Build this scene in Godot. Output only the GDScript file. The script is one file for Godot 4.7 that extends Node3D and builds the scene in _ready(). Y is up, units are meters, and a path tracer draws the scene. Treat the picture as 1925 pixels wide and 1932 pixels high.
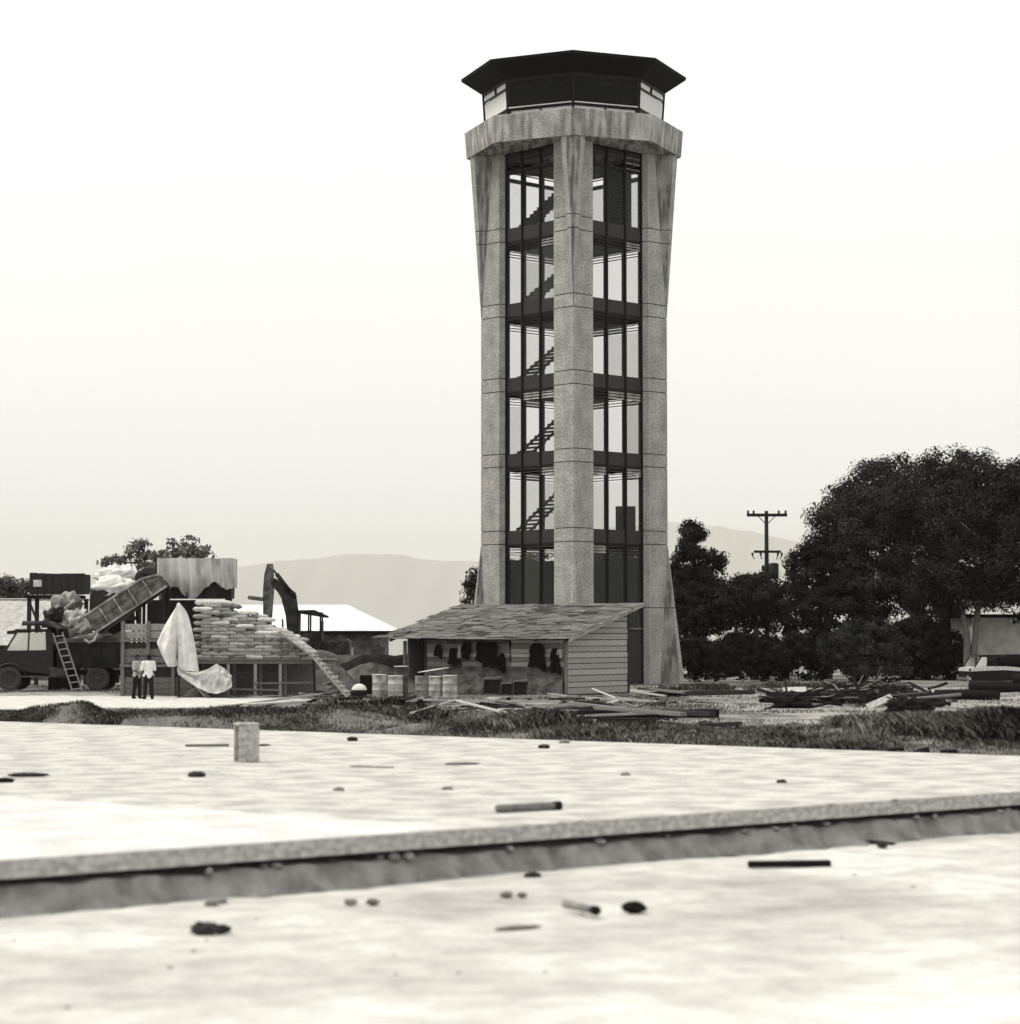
extends Node3D
# An airport control tower on a building site, seen across a new concrete apron under a bright overcast sky.

const F := 4300.0
const CX := 962.5
const CY := 966.0
const EYE := 2.4
const TILT := 0.05437
const DEEP := 115.0

var used := {}
var M := {}
var T := {}
var rng := RandomNumberGenerator.new()
var nz := FastNoiseLite.new()

# ---------------------------------------------------------------- measuring
func ray(px: float, py: float) -> Vector3:
	var dx := (px - CX) / F
	var dy := (CY - py) / F
	return Vector3(dx, sin(TILT) + dy * cos(TILT), cos(TILT) - dy * sin(TILT))

func P(px: float, py: float, d: float) -> Vector3:
	var r := ray(px, py)
	return Vector3(r.x / r.z * d, EYE + r.y / r.z * d, -d)

func Yh(py: float, d: float) -> float:
	return P(CX, py, d).y

func Wd(px: float, d: float, y := 0.0) -> Vector3:
	return Vector3((px - CX) / F * (d * cos(TILT) + (y - EYE) * sin(TILT)), y, -d)

func Gd(px: float, py: float, y := 0.0) -> Vector3:
	var r := ray(px, py)
	var k := (y - EYE) / r.y
	return Vector3(r.x * k, y, -r.z * k)

# ---------------------------------------------------------------- nodes
func numbered(n: String) -> String:
	if not used.has(n):
		used[n] = 0
		return n
	used[n] += 1
	return "%s_%03d" % [n, used[n]]

func meta(o, label: String, category: String, group := ""):
	o.set_meta("label", label)
	o.set_meta("category", category)
	if group != "":
		o.set_meta("group", group)

func thing(called: String, label: String, category: String, at := Vector3.ZERO, turn := 0.0, group := "") -> Node3D:
	var o := Node3D.new()
	o.name = numbered(called)
	add_child(o)
	o.position = at
	o.rotation.y = turn
	meta(o, label, category, group)
	return o

func put(mesh: Mesh, called: String, m: Material, parent: Node, xf := Transform3D.IDENTITY) -> MeshInstance3D:
	var o := MeshInstance3D.new()
	o.mesh = mesh
	o.name = numbered(called) if parent == self else called
	o.material_override = m
	o.transform = xf
	parent.add_child(o, true)
	return o

func single(mesh: Mesh, called: String, m: Material, label: String, category: String, xf := Transform3D.IDENTITY, group := "") -> MeshInstance3D:
	var o := put(mesh, called, m, self, xf)
	meta(o, label, category, group)
	return o

# ---------------------------------------------------------------- shapes
func st(smooth := false) -> SurfaceTool:
	var s := SurfaceTool.new()
	s.begin(Mesh.PRIMITIVE_TRIANGLES)
	s.set_smooth_group(0 if smooth else 0xFFFFFFFF)
	return s

func done(s: SurfaceTool, into: ArrayMesh = null) -> ArrayMesh:
	s.generate_normals()
	return s.commit(into)

func tri(s: SurfaceTool, a: Vector3, b: Vector3, c: Vector3, out: Vector3):
	var n := (a - c).cross(a - b)
	if n.dot(out) < 0.0:
		s.add_vertex(a); s.add_vertex(c); s.add_vertex(b)
	else:
		s.add_vertex(a); s.add_vertex(b); s.add_vertex(c)

func quad(s: SurfaceTool, a: Vector3, b: Vector3, c: Vector3, d: Vector3, out: Vector3):
	tri(s, a, b, c, out)
	tri(s, a, c, d, out)

func cbox(s: SurfaceTool, xf: Transform3D, size: Vector3, c := 0.0):
	var h := size * 0.5
	c = min(c, min(h.x, min(h.y, h.z)) * 0.8)
	var v := {}
	for sx in [-1, 1]:
		for sy in [-1, 1]:
			for sz in [-1, 1]:
				v[[sx, sy, sz, 0]] = xf * Vector3(sx * h.x, sy * (h.y - c), sz * (h.z - c))
				v[[sx, sy, sz, 1]] = xf * Vector3(sx * (h.x - c), sy * h.y, sz * (h.z - c))
				v[[sx, sy, sz, 2]] = xf * Vector3(sx * (h.x - c), sy * (h.y - c), sz * h.z)
	for g in [-1, 1]:
		quad(s, v[[g, -1, -1, 0]], v[[g, 1, -1, 0]], v[[g, 1, 1, 0]], v[[g, -1, 1, 0]], xf.basis.x * g)
		quad(s, v[[-1, g, -1, 1]], v[[1, g, -1, 1]], v[[1, g, 1, 1]], v[[-1, g, 1, 1]], xf.basis.y * g)
		quad(s, v[[-1, -1, g, 2]], v[[1, -1, g, 2]], v[[1, 1, g, 2]], v[[-1, 1, g, 2]], xf.basis.z * g)
	if c > 0.0:
		for a in [-1, 1]:
			for b in [-1, 1]:
				quad(s, v[[a, b, -1, 0]], v[[a, b, -1, 1]], v[[a, b, 1, 1]], v[[a, b, 1, 0]], xf.basis.x * a + xf.basis.y * b)
				quad(s, v[[a, -1, b, 0]], v[[a, -1, b, 2]], v[[a, 1, b, 2]], v[[a, 1, b, 0]], xf.basis.x * a + xf.basis.z * b)
				quad(s, v[[-1, a, b, 1]], v[[-1, a, b, 2]], v[[1, a, b, 2]], v[[1, a, b, 1]], xf.basis.y * a + xf.basis.z * b)
				for e in [-1, 1]:
					tri(s, v[[a, b, e, 0]], v[[a, b, e, 1]], v[[a, b, e, 2]], xf.basis.x * a + xf.basis.y * b + xf.basis.z * e)

func at(p: Vector3, b := Basis.IDENTITY) -> Transform3D:
	return Transform3D(b, p)

func boxmesh(size: Vector3, c := 0.01) -> ArrayMesh:
	var s := st()
	cbox(s, Transform3D.IDENTITY, size, c)
	return done(s)

func box(parent: Node, called: String, p: Vector3, size: Vector3, m: Material, c := 0.01, b := Basis.IDENTITY) -> MeshInstance3D:
	return put(boxmesh(size, c), called, m, parent, at(p, b))

# a beam from a to b: w across, h high
func along(a: Vector3, b: Vector3, up := Vector3.UP) -> Transform3D:
	var x := (b - a).normalized()
	if absf(x.dot(up)) > 0.98:
		up = Vector3.BACK
	var z := x.cross(up).normalized()
	var y := z.cross(x)
	return Transform3D(Basis(x, y, z), (a + b) * 0.5)

func bar(s: SurfaceTool, a: Vector3, b: Vector3, w: float, h: float, c := 0.0, up := Vector3.UP):
	cbox(s, along(a, b, up), Vector3((b - a).length(), h, w), c)

func beam(parent: Node, called: String, a: Vector3, b: Vector3, w: float, h: float, m: Material, c := 0.006, up := Vector3.UP) -> MeshInstance3D:
	return put(boxmesh(Vector3((b - a).length(), h, w), c), called, m, parent, along(a, b, up))

func tube(s: SurfaceTool, pts: Array, rad: Array, sides := 8):
	var rings := []
	for i in pts.size():
		var t: Vector3 = (pts[min(i + 1, pts.size() - 1)] - pts[max(i - 1, 0)]).normalized()
		var u := t.cross(Vector3.RIGHT if absf(t.x) < 0.8 else Vector3.UP).normalized()
		var w := t.cross(u)
		var ring := []
		for k in sides:
			var a := TAU * k / sides
			ring.append(pts[i] + (u * cos(a) + w * sin(a)) * float(rad[i]))
		rings.append(ring)
	for i in pts.size() - 1:
		for k in sides:
			var k2 := (k + 1) % sides
			var mid: Vector3 = (rings[i][k] + rings[i + 1][k2]) * 0.5 - (pts[i] + pts[i + 1]) * 0.5
			quad(s, rings[i][k], rings[i][k2], rings[i + 1][k2], rings[i + 1][k], mid)
	for e in [0, pts.size() - 1]:
		var out: Vector3 = (pts[0] - pts[1]) if e == 0 else (pts[e] - pts[e - 1])
		for k in sides:
			tri(s, pts[e], rings[e][k], rings[e][(k + 1) % sides], out)

func pole(parent: Node, called: String, pts: Array, rad: Array, m: Material, sides := 8) -> MeshInstance3D:
	var s := st(true)
	tube(s, pts, rad, sides)
	return put(done(s), called, m, parent)

# rings of points (closed polygons) joined one above the other
func loft(s: SurfaceTool, rings: Array, caps := true):
	var cen := []
	for r in rings:
		var c := Vector3.ZERO
		for p in r:
			c += p
		cen.append(c / r.size())
	for i in rings.size() - 1:
		var n: int = rings[i].size()
		for k in n:
			var a: Vector3 = rings[i][k]
			var b: Vector3 = rings[i][(k + 1) % n]
			var c: Vector3 = rings[i + 1][(k + 1) % n]
			var d: Vector3 = rings[i + 1][k]
			quad(s, a, b, c, d, (a + b + c + d) * 0.25 - (cen[i] + cen[i + 1]) * 0.5)
	if caps:
		for e in [0, rings.size() - 1]:
			var out: Vector3 = cen[e] - cen[1 if e == 0 else e - 1]
			for k in rings[e].size():
				tri(s, cen[e], rings[e][k], rings[e][(k + 1) % rings[e].size()], out)

func ngon(r: float, y: float, n := 8, c := Vector3.ZERO) -> Array:
	var o := []
	for k in n:
		var a := TAU * k / n
		o.append(c + Vector3(sin(a) * r, y, cos(a) * r))
	return o

# an outline in x,y pushed along z from z0 to z1
func prism(s: SurfaceTool, outline: Array, z0: float, z1: float):
	var pl := PackedVector2Array(outline)
	var c := Vector2.ZERO
	for p in pl:
		c += p
	c /= pl.size()
	var idx := Geometry2D.triangulate_polygon(pl)
	for i in range(0, idx.size(), 3):
		for z in [[z0, -1.0], [z1, 1.0]]:
			tri(s, Vector3(pl[idx[i]].x, pl[idx[i]].y, z[0]), Vector3(pl[idx[i + 1]].x, pl[idx[i + 1]].y, z[0]), Vector3(pl[idx[i + 2]].x, pl[idx[i + 2]].y, z[0]), Vector3(0, 0, z[1] * signf(z1 - z0)))
	var ccw := not Geometry2D.is_polygon_clockwise(pl)
	for i in pl.size():
		var a := pl[i]
		var b := pl[(i + 1) % pl.size()]
		var n := Vector2((b - a).y, -(b - a).x) * (1.0 if ccw else -1.0)
		quad(s, Vector3(a.x, a.y, z0), Vector3(b.x, b.y, z0), Vector3(b.x, b.y, z1), Vector3(a.x, a.y, z1), Vector3(n.x, n.y, 0))

func prismmesh(outline: Array, z0: float, z1: float) -> ArrayMesh:
	var s := st()
	prism(s, outline, z0, z1)
	return done(s)

func lathe(s: SurfaceTool, prof: Array, sides := 20, xf := Transform3D.IDENTITY):
	for i in prof.size() - 1:
		var a: Vector2 = prof[i]
		var b: Vector2 = prof[i + 1]
		var nrm := Vector2((b - a).y, -(b - a).x)
		for k in sides:
			var t0 := TAU * k / sides
			var t1 := TAU * (k + 1) / sides
			var d0 := Vector3(sin(t0), 0, cos(t0))
			var d1 := Vector3(sin(t1), 0, cos(t1))
			var dm := (d0 + d1).normalized()
			var out := xf.basis * (dm * nrm.x + Vector3.UP * nrm.y)
			var v00 := xf * (d0 * a.x + Vector3.UP * a.y)
			var v01 := xf * (d1 * a.x + Vector3.UP * a.y)
			var v11 := xf * (d1 * b.x + Vector3.UP * b.y)
			var v10 := xf * (d0 * b.x + Vector3.UP * b.y)
			if a.x > 0.0005:
				tri(s, v00, v01, v11, out)
			if b.x > 0.0005:
				tri(s, v00, v11, v10, out)

func lathemesh(prof: Array, sides := 20) -> ArrayMesh:
	var s := st(true)
	lathe(s, prof, sides)
	return done(s)

# smooth body from tapered capsules [a, b, ra, rb], meshed as surface nets
func blend(s: SurfaceTool, bones: Array, cell: float, k := 0.03):
	var lo := Vector3.ONE * 1e9
	var hi := -lo
	for b in bones:
		for e in [0, 1]:
			var r: float = b[2 + e] + k + cell * 2.0
			lo = lo.min(b[e] - Vector3.ONE * r)
			hi = hi.max(b[e] + Vector3.ONE * r)
	var n := Vector3i(((hi - lo) / cell).ceil()) + Vector3i.ONE
	var f := PackedFloat32Array()
	f.resize(n.x * n.y * n.z)
	f.fill(1.0)
	for b in bones:
		var m: float = max(b[2], b[3]) + k * 2.0 + cell * 2.0
		var l0 := Vector3i((((b[0] as Vector3).min(b[1]) - Vector3.ONE * m - lo) / cell).floor()).clamp(Vector3i.ZERO, n - Vector3i.ONE)
		var l1 := Vector3i((((b[0] as Vector3).max(b[1]) + Vector3.ONE * m - lo) / cell).ceil()).clamp(Vector3i.ZERO, n - Vector3i.ONE)
		var a: Vector3 = b[0]
		var ab: Vector3 = b[1] - b[0]
		var l2 := maxf(ab.length_squared(), 1e-8)
		for z in range(l0.z, l1.z + 1):
			for y in range(l0.y, l1.y + 1):
				for x in range(l0.x, l1.x + 1):
					var p := lo + Vector3(x, y, z) * cell
					var t := clampf((p - a).dot(ab) / l2, 0.0, 1.0)
					var d: float = (p - a - ab * t).length() - lerpf(b[2], b[3], t)
					var i := (z * n.y + y) * n.x + x
					var o := f[i]
					var hh := clampf(0.5 + 0.5 * (o - d) / k, 0.0, 1.0)
					f[i] = lerpf(o, d, hh) - k * hh * (1.0 - hh)
	var vert := {}
	for z in n.z - 1:
		for y in n.y - 1:
			for x in n.x - 1:
				var c := Vector3.ZERO
				var cnt := 0
				var v := []
				var neg := 0
				for q in 8:
					var val := f[((z + (q >> 2)) * n.y + y + ((q >> 1) & 1)) * n.x + x + (q & 1)]
					v.append(val)
					if val < 0.0:
						neg += 1
				if neg == 0 or neg == 8:
					continue
				for e in [[0, 1], [2, 3], [4, 5], [6, 7], [0, 2], [1, 3], [4, 6], [5, 7], [0, 4], [1, 5], [2, 6], [3, 7]]:
					var va: float = v[e[0]]
					var vb: float = v[e[1]]
					if (va < 0.0) != (vb < 0.0):
						var pa := Vector3(e[0] & 1, (e[0] >> 1) & 1, e[0] >> 2)
						var pb := Vector3(e[1] & 1, (e[1] >> 1) & 1, e[1] >> 2)
						c += pa.lerp(pb, va / (va - vb))
						cnt += 1
				vert[Vector3i(x, y, z)] = lo + (Vector3(x, y, z) + c / cnt) * cell
	for key in vert:
		var x: int = key.x
		var y: int = key.y
		var z: int = key.z
		var o := f[(z * n.y + y) * n.x + x]
		for ax in 3:
			var d := Vector3i.ZERO
			d[ax] = 1
			var q := Vector3i(x, y, z) + d
			var e := f[(q.z * n.y + q.y) * n.x + q.x]
			if (o < 0.0) == (e < 0.0):
				continue
			var u := Vector3i.ZERO
			var w := Vector3i.ZERO
			u[(ax + 1) % 3] = 1
			w[(ax + 2) % 3] = 1
			var k0 := Vector3i(x, y, z)
			if vert.has(k0 - u) and vert.has(k0 - w) and vert.has(k0 - u - w):
				quad(s, vert[k0], vert[k0 - u], vert[k0 - u - w], vert[k0 - w], Vector3(d) * (1.0 if o < 0.0 else -1.0))

# ---------------------------------------------------------------- materials
func grey(l: float, warm := 1.0) -> Color:
	return Color(l, l * (1.0 - 0.012 * warm), l * (1.0 - 0.06 * warm)).linear_to_srgb()

func noise_image(seed_: int, freq: float, lo: float, hi: float, oct := 4, size := 512, kind := FastNoiseLite.TYPE_SIMPLEX_SMOOTH) -> ImageTexture:
	var n := FastNoiseLite.new()
	n.seed = seed_
	n.frequency = freq
	n.noise_type = kind
	n.fractal_octaves = oct
	var im := n.get_seamless_image(size, size, false, false, 0.15, true)
	var o := Image.create(size, size, false, Image.FORMAT_RGB8)
	for y in size:
		for x in size:
			var v := im.get_pixel(x, y).r
			v = smoothstep(0.12, 0.88, v)
			var l := lerpf(lo, hi, v)
			o.set_pixel(x, y, Color(l, l, l).linear_to_srgb())
	o.generate_mipmaps()
	return ImageTexture.create_from_image(o)

func concrete_image(seed_: int, run: float, speck: float) -> ImageTexture:
	var a := FastNoiseLite.new()
	a.seed = seed_
	a.frequency = 0.02
	a.fractal_octaves = 5
	var runs := a.get_seamless_image(512, 64, false, false, 0.15, true)
	runs.resize(512, 512, Image.INTERPOLATE_CUBIC)
	a.frequency = 0.065
	var dots := a.get_seamless_image(512, 512, false, false, 0.15, true)
	a.frequency = 0.008
	var wide := a.get_seamless_image(512, 512, false, false, 0.15, true)
	var o := Image.create(512, 512, false, Image.FORMAT_RGB8)
	for y in 512:
		for x in 512:
			var l := lerpf(1.0 - run, 1.0, smoothstep(0.2, 0.75, runs.get_pixel(x, y).r)) * lerpf(1.0 - speck, 1.0, dots.get_pixel(x, y).r) * lerpf(0.62, 1.0, wide.get_pixel(x, y).r)
			o.set_pixel(x, y, Color(l, l, l).linear_to_srgb())
	o.generate_mipmaps()
	return ImageTexture.create_from_image(o)

func bump_image(seed_: int, freq: float, oct := 5) -> ImageTexture:
	var n := FastNoiseLite.new()
	n.seed = seed_
	n.frequency = freq
	n.fractal_octaves = oct
	var im := n.get_seamless_image(512, 512, false, false, 0.15, true)
	im.convert(Image.FORMAT_RGB8)
	im.bump_map_to_normal_map(6.0)
	im.generate_mipmaps()
	return ImageTexture.create_from_image(im)

func mat(key: String, l: float, tex := "", scale := Vector3.ONE, rough := 0.9, bump := "", bscale := 1.0, warm := 1.0) -> StandardMaterial3D:
	if M.has(key):
		return M[key]
	var m := StandardMaterial3D.new()
	m.albedo_color = grey(l, warm)
	m.roughness = rough
	m.metallic_specular = 0.25
	m.uv1_triplanar = true
	m.uv1_world_triplanar = true
	m.uv1_scale = scale
	if tex != "":
		m.albedo_texture = T[tex]
	if bump != "":
		m.normal_enabled = true
		m.normal_texture = T[bump]
		m.normal_scale = bscale
	M[key] = m
	return m

func make_materials():
	T.mottle = noise_image(11, 0.012, 0.72, 1.28 / 1.28, 5)
	T.fine = noise_image(12, 0.05, 0.6, 1.0, 4)
	T.streak = noise_image(13, 0.012, 0.42, 1.0, 5)
	T.blotch = noise_image(14, 0.007, 0.34, 1.0, 6)
	T.grain = noise_image(15, 0.03, 0.5, 1.0, 4)
	T.dust = noise_image(17, 0.009, 0.8, 1.0, 6)
	T.dirt = noise_image(18, 0.014, 0.62, 1.0, 7)
	T.plain = concrete_image(41, 0.2, 0.68)
	T.stain = concrete_image(42, 0.6, 0.5)
	T.bump = bump_image(21, 0.02)
	T.finebump = bump_image(22, 0.08)
	mat("concrete", 0.62, "plain", Vector3.ONE * 0.23, 0.92, "finebump", 0.5)
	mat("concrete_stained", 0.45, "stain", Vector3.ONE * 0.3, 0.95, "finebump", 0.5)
	mat("concrete_parapet", 0.64, "stain", Vector3.ONE * 0.21, 0.95, "finebump", 0.6)
	mat("joint", 0.05, "fine")
	mat("spandrel", 0.04, "fine", Vector3(0.6, 0.2, 0.6), 0.45)
	mat("frame_dark", 0.01, "fine", Vector3.ONE, 0.5)
	mat("interior_dark", 0.05, "mottle", Vector3.ONE * 0.4, 0.9)
	mat("floor_grey", 0.1, "mottle", Vector3.ONE * 0.4, 0.8)
	mat("stair", 0.02, "fine", Vector3.ONE, 0.7)
	mat("cab_panel", 0.72, "mottle", Vector3.ONE * 0.4, 0.7)
	mat("roof_dark", 0.008, "mottle", Vector3.ONE * 0.5, 0.8)
	mat("slab_white", 0.62, "dust", Vector3.ONE * 0.16, 0.9, "finebump", 0.3, 0.6)
	mat("slab_dusty", 0.54, "dirt", Vector3(0.13, 0.1, 0.13), 0.92, "finebump", 0.4, 1.2)
	mat("slab_side", 0.5, "grain", Vector3.ONE * 0.5, 0.95, "bump", 0.8)  # gritty formed concrete, darkened further: shade of the upright face put into the colour
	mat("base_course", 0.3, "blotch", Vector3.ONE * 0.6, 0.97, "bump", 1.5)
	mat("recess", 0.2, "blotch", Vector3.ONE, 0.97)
	mat("plank", 0.4, "grain", Vector3(0.35, 2.2, 0.35), 0.88, "finebump", 0.4)
	mat("plank_pale", 0.47, "grain", Vector3(0.35, 2.2, 0.35), 0.88, "finebump", 0.4)
	mat("plank_grey", 0.22, "grain", Vector3(0.35, 2.2, 0.35), 0.9, "finebump", 0.4)
	mat("plank_eave_shade", 0.14, "blotch", Vector3(0.35, 1.2, 0.35), 0.9, "finebump", 0.4)  # shade under the shed eave put into the board colour
	mat("plank_dark", 0.045, "grain", Vector3(0.35, 2.2, 0.35), 0.9, "finebump", 0.4)
	mat("plank_black", 0.012, "grain", Vector3(0.35, 2.2, 0.35), 0.9)
	mat("timber_light", 0.6, "grain", Vector3(0.6, 2.0, 0.6), 0.85)
	mat("roof_a", 0.15, "grain", Vector3(0.35, 1.0, 0.8), 0.9, "finebump", 0.5)
	mat("roof_b", 0.115, "grain", Vector3(0.35, 1.0, 0.8), 0.9, "finebump", 0.5)
	mat("roof_c", 0.2, "grain", Vector3(0.35, 1.0, 0.8), 0.9, "finebump", 0.5)
	mat("mud", 0.13, "blotch", Vector3.ONE * 0.5, 0.97, "bump", 2.0)
	mat("black", 0.004, "", Vector3.ONE, 0.95)
	mat("cloth_dark", 0.008, "fine", Vector3.ONE, 0.97)
	mat("cloth_grey", 0.2, "mottle", Vector3.ONE, 0.95)
	mat("tarp", 0.72, "mottle", Vector3.ONE * 0.35, 0.8, "bump", 0.3, 0.7)
	mat("tarp_dirty", 0.62, "blotch", Vector3(0.35, 0.12, 0.35), 0.88, "bump", 0.4)
	mat("tarp_heap", 0.6, "blotch", Vector3.ONE * 0.3, 0.9, "bump", 0.5)
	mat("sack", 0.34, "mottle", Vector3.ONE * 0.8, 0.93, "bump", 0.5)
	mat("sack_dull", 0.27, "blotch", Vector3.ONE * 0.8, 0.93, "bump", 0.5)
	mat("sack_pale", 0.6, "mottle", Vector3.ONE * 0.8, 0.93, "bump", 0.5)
	mat("drum", 0.5, "blotch", Vector3.ONE * 0.5, 0.7)
	mat("drum_dull", 0.36, "blotch", Vector3.ONE * 0.5, 0.75)
	mat("drum_dark", 0.12, "blotch", Vector3.ONE * 0.5, 0.75)
	mat("metal_light", 0.7, "mottle", Vector3.ONE * 0.4, 0.45)
	mat("truck", 0.028, "mottle", Vector3.ONE * 0.5, 0.55)
	mat("truck_bed", 0.02, "blotch", Vector3.ONE * 0.4, 0.7)
	mat("truck_rim", 0.1, "blotch", Vector3.ONE * 0.4, 0.7)
	mat("rubber", 0.012, "fine", Vector3.ONE, 0.9)
	mat("wheel", 0.06, "fine", Vector3.ONE, 0.7)
	mat("dusty_rubber", 0.06, "fine", Vector3.ONE, 0.95)
	mat("machine", 0.05, "blotch", Vector3.ONE * 0.5, 0.6)
	mat("machine_light", 0.16, "blotch", Vector3.ONE * 0.5, 0.6)
	mat("machine_dark", 0.02, "blotch", Vector3.ONE * 0.5, 0.6)
	mat("steel_pale", 0.42, "blotch", Vector3.ONE * 0.5, 0.75)
	mat("steel_mid", 0.17, "blotch", Vector3.ONE * 0.5, 0.75)
	mat("sheet_roof", 0.74, "dust", Vector3(0.2, 0.2, 0.05), 0.5, "", 1.0, 0.4)
	mat("sheet_old", 0.5, "grain", Vector3(0.12, 0.12, 0.4), 0.7)
	mat("wall_grey", 0.17, "blotch", Vector3.ONE * 0.2, 0.95)
	mat("wall_pale", 0.5, "mottle", Vector3.ONE * 0.2, 0.95)
	mat("bark", 0.1, "grain", Vector3(1.5, 0.3, 1.5), 0.97, "bump", 1.5)
	mat("bark_pale", 0.2, "grain", Vector3(1.5, 0.3, 1.5), 0.97, "bump", 1.5)
	mat("pole_wood", 0.03, "grain", Vector3(2, 0.3, 2), 0.95)
	mat("car_dark", 0.008, "", Vector3.ONE, 0.35)
	mat("car_pale", 0.6, "fine", Vector3.ONE * 0.3, 0.35)
	mat("chrome", 0.5, "", Vector3.ONE, 0.2).metallic = 0.9
	mat("skin", 0.07, "", Vector3.ONE, 0.7)
	mat("shirt", 0.82, "fine", Vector3.ONE * 2, 0.95, "", 1.0, 0.3)
	mat("shirt_grey", 0.4, "fine", Vector3.ONE * 2, 0.95)
	mat("trousers", 0.018, "fine", Vector3.ONE * 2, 0.95)
	mat("hair", 0.008, "", Vector3.ONE, 0.8)
	mat("stone", 0.3, "blotch", Vector3.ONE * 0.8, 0.97, "bump", 1.5)
	mat("stone_dark", 0.06, "blotch", Vector3.ONE * 0.8, 0.97, "bump", 1.5)
	mat("hill", 0.32, "", Vector3.ONE, 1.0)
	mat("soil", 0.12, "blotch", Vector3.ONE * 0.4, 1.0, "bump", 2.0)
	mat("soil_dark", 0.018, "blotch", Vector3.ONE * 0.4, 1.0, "bump", 2.0)
	for g in [["glass", 0.12, 0.02], ["glass_b", 0.07, 0.02], ["glass_c", 0.2, 0.03], ["glass_cab", 0.03, 0.02], ["glass_car", 0.35, 0.05]]:
		var m := StandardMaterial3D.new()
		m.albedo_color = Color(0.36, 0.37, 0.35, g[1])
		m.transparency = BaseMaterial3D.TRANSPARENCY_ALPHA
		m.roughness = g[2]
		m.metallic_specular = 0.15
		M[g[0]] = m
	M.glass_sky_sheen = M.glass_cab.duplicate()
	M.glass_sky_sheen.albedo_color = Color(0.9, 0.9, 0.86, 0.6)  # whitish tint: reflected sky painted into the pane colour
	for g in [["ground", "dust"], ["leaf", ""], ["grass", ""]]:
		var m := StandardMaterial3D.new()
		m.vertex_color_use_as_albedo = true
		m.roughness = 0.95
		m.metallic_specular = 0.15
		if g[1] != "":
			m.albedo_texture = T[g[1]]
			m.uv1_triplanar = true
			m.uv1_world_triplanar = true
			m.uv1_scale = Vector3.ONE * 0.3
			m.normal_enabled = true
			m.normal_texture = T.bump
			m.normal_scale = 0.7
		M[g[0]] = m
	M.leaf.backlight = Color(0.02, 0.02, 0.018)

# ---------------------------------------------------------------- light and camera
func make_view():
	var cam := Camera3D.new()
	cam.name = "camera"
	add_child(cam)
	cam.position = Vector3(0, EYE, 0)
	cam.rotation.x = TILT
	cam.fov = rad_to_deg(2.0 * atan(CY / F))
	cam.near = 0.5
	cam.far = 40000.0
	var lens := CameraAttributesPhysical.new()
	lens.frustum_focal_length = 53.42
	lens.frustum_near = 0.5
	lens.frustum_far = 40000.0
	lens.exposure_aperture = 0.8
	lens.frustum_focus_distance = 112.0
	cam.attributes = lens
	cam.current = true
	# overcast: a bright even sky with soft, barely visible cloud
	var w := 512
	var h := 256
	var n := FastNoiseLite.new()
	n.seed = 5
	n.frequency = 0.9
	n.fractal_octaves = 4
	var im := Image.create(w, h, false, Image.FORMAT_RGBF)
	for y in h:
		var el := PI * (0.5 - (y + 0.5) / h)
		for x in w:
			var az := TAU * (x + 0.5) / w
			var v := Vector3(cos(az) * cos(el), sin(el) * 2.2, sin(az) * cos(el))
			var c := 1.0 + 0.05 * n.get_noise_3dv(v * 1.6)
			c *= 0.9 + 0.3 * clampf(sin(el), 0.0, 1.0)
			if el < 0.0:
				c = 0.9
			im.set_pixel(x, y, Color(c, c * 0.996, c * 0.975))
	var pan := PanoramaSkyMaterial.new()
	pan.panorama = ImageTexture.create_from_image(im)
	var sky := Sky.new()
	sky.sky_material = pan
	var env := Environment.new()
	env.background_mode = Environment.BG_SKY
	env.sky = sky
	env.background_energy_multiplier = 0.64
	env.tonemap_mode = Environment.TONE_MAPPER_LINEAR
	env.tonemap_exposure = 1.82
	env.sdfgi_enabled = true
	env.ssao_enabled = true
	env.ssil_enabled = true
	env.fog_enabled = true
	env.fog_density = 0.000062
	env.fog_light_color = Color(1.0, 0.99, 0.95)
	var we := WorldEnvironment.new()
	we.name = "environment"
	we.environment = env
	add_child(we)
	var sun := DirectionalLight3D.new()
	sun.name = "sun"
	sun.light_energy = 0.5
	sun.light_color = Color(1.0, 0.97, 0.92)
	sun.light_angular_distance = 12.0
	sun.shadow_enabled = true
	add_child(sun)
	sun.look_at_from_position(Vector3(-0.62, 0.76, -0.03) * 50.0, Vector3.ZERO)

# ---------------------------------------------------------------- ground
# the apron's near edge (n) and far edge (f) as lines on the ground, x and depth
const NA := Vector2(-5.5, 24.6)
const NB := Vector2(8.0, 35.6)
const FA := Vector2(-14.4, 64.5)
const FB := Vector2(10.3, 45.9)

func side(a: Vector2, b: Vector2, p: Vector2) -> float:   # metres beyond the line, seen from the camera
	var t := (b - a).normalized()
	return (p - a).dot(Vector2(-t.y, t.x))

func lump(x: float, d: float, cx: float, cd: float, rx: float, rd: float, h: float) -> float:
	var q := (x - cx) * (x - cx) / (rx * rx) + (d - cd) * (d - cd) / (rd * rd)
	return h * exp(-q)

var mounds := []

func land(x: float, d: float) -> float:
	var p := Vector2(x, d)
	var sn := side(NA, NB, p)
	var sf := side(FA, FB, p)
	if sn < 0.3:
		return -0.57 + 0.04 * nz.get_noise_2d(x * 12.0, d * 12.0) + 0.02 * nz.get_noise_2d(x * 40.0, d * 40.0) - 0.02
	if sf < 0.05:
		return -0.62
	var h := -0.1 + 0.1 * smoothstep(0.0, 3.0, sf) + 0.05 * nz.get_noise_2d(x * 6.0, d * 6.0) + 0.03 * nz.get_noise_2d(x * 25.0, d * 25.0)
	for m in mounds:
		h += lump(x, d, m[0], m[1], m[2], m[3], m[4])
	if d > 300.0:
		h = -0.3
	return h

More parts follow.
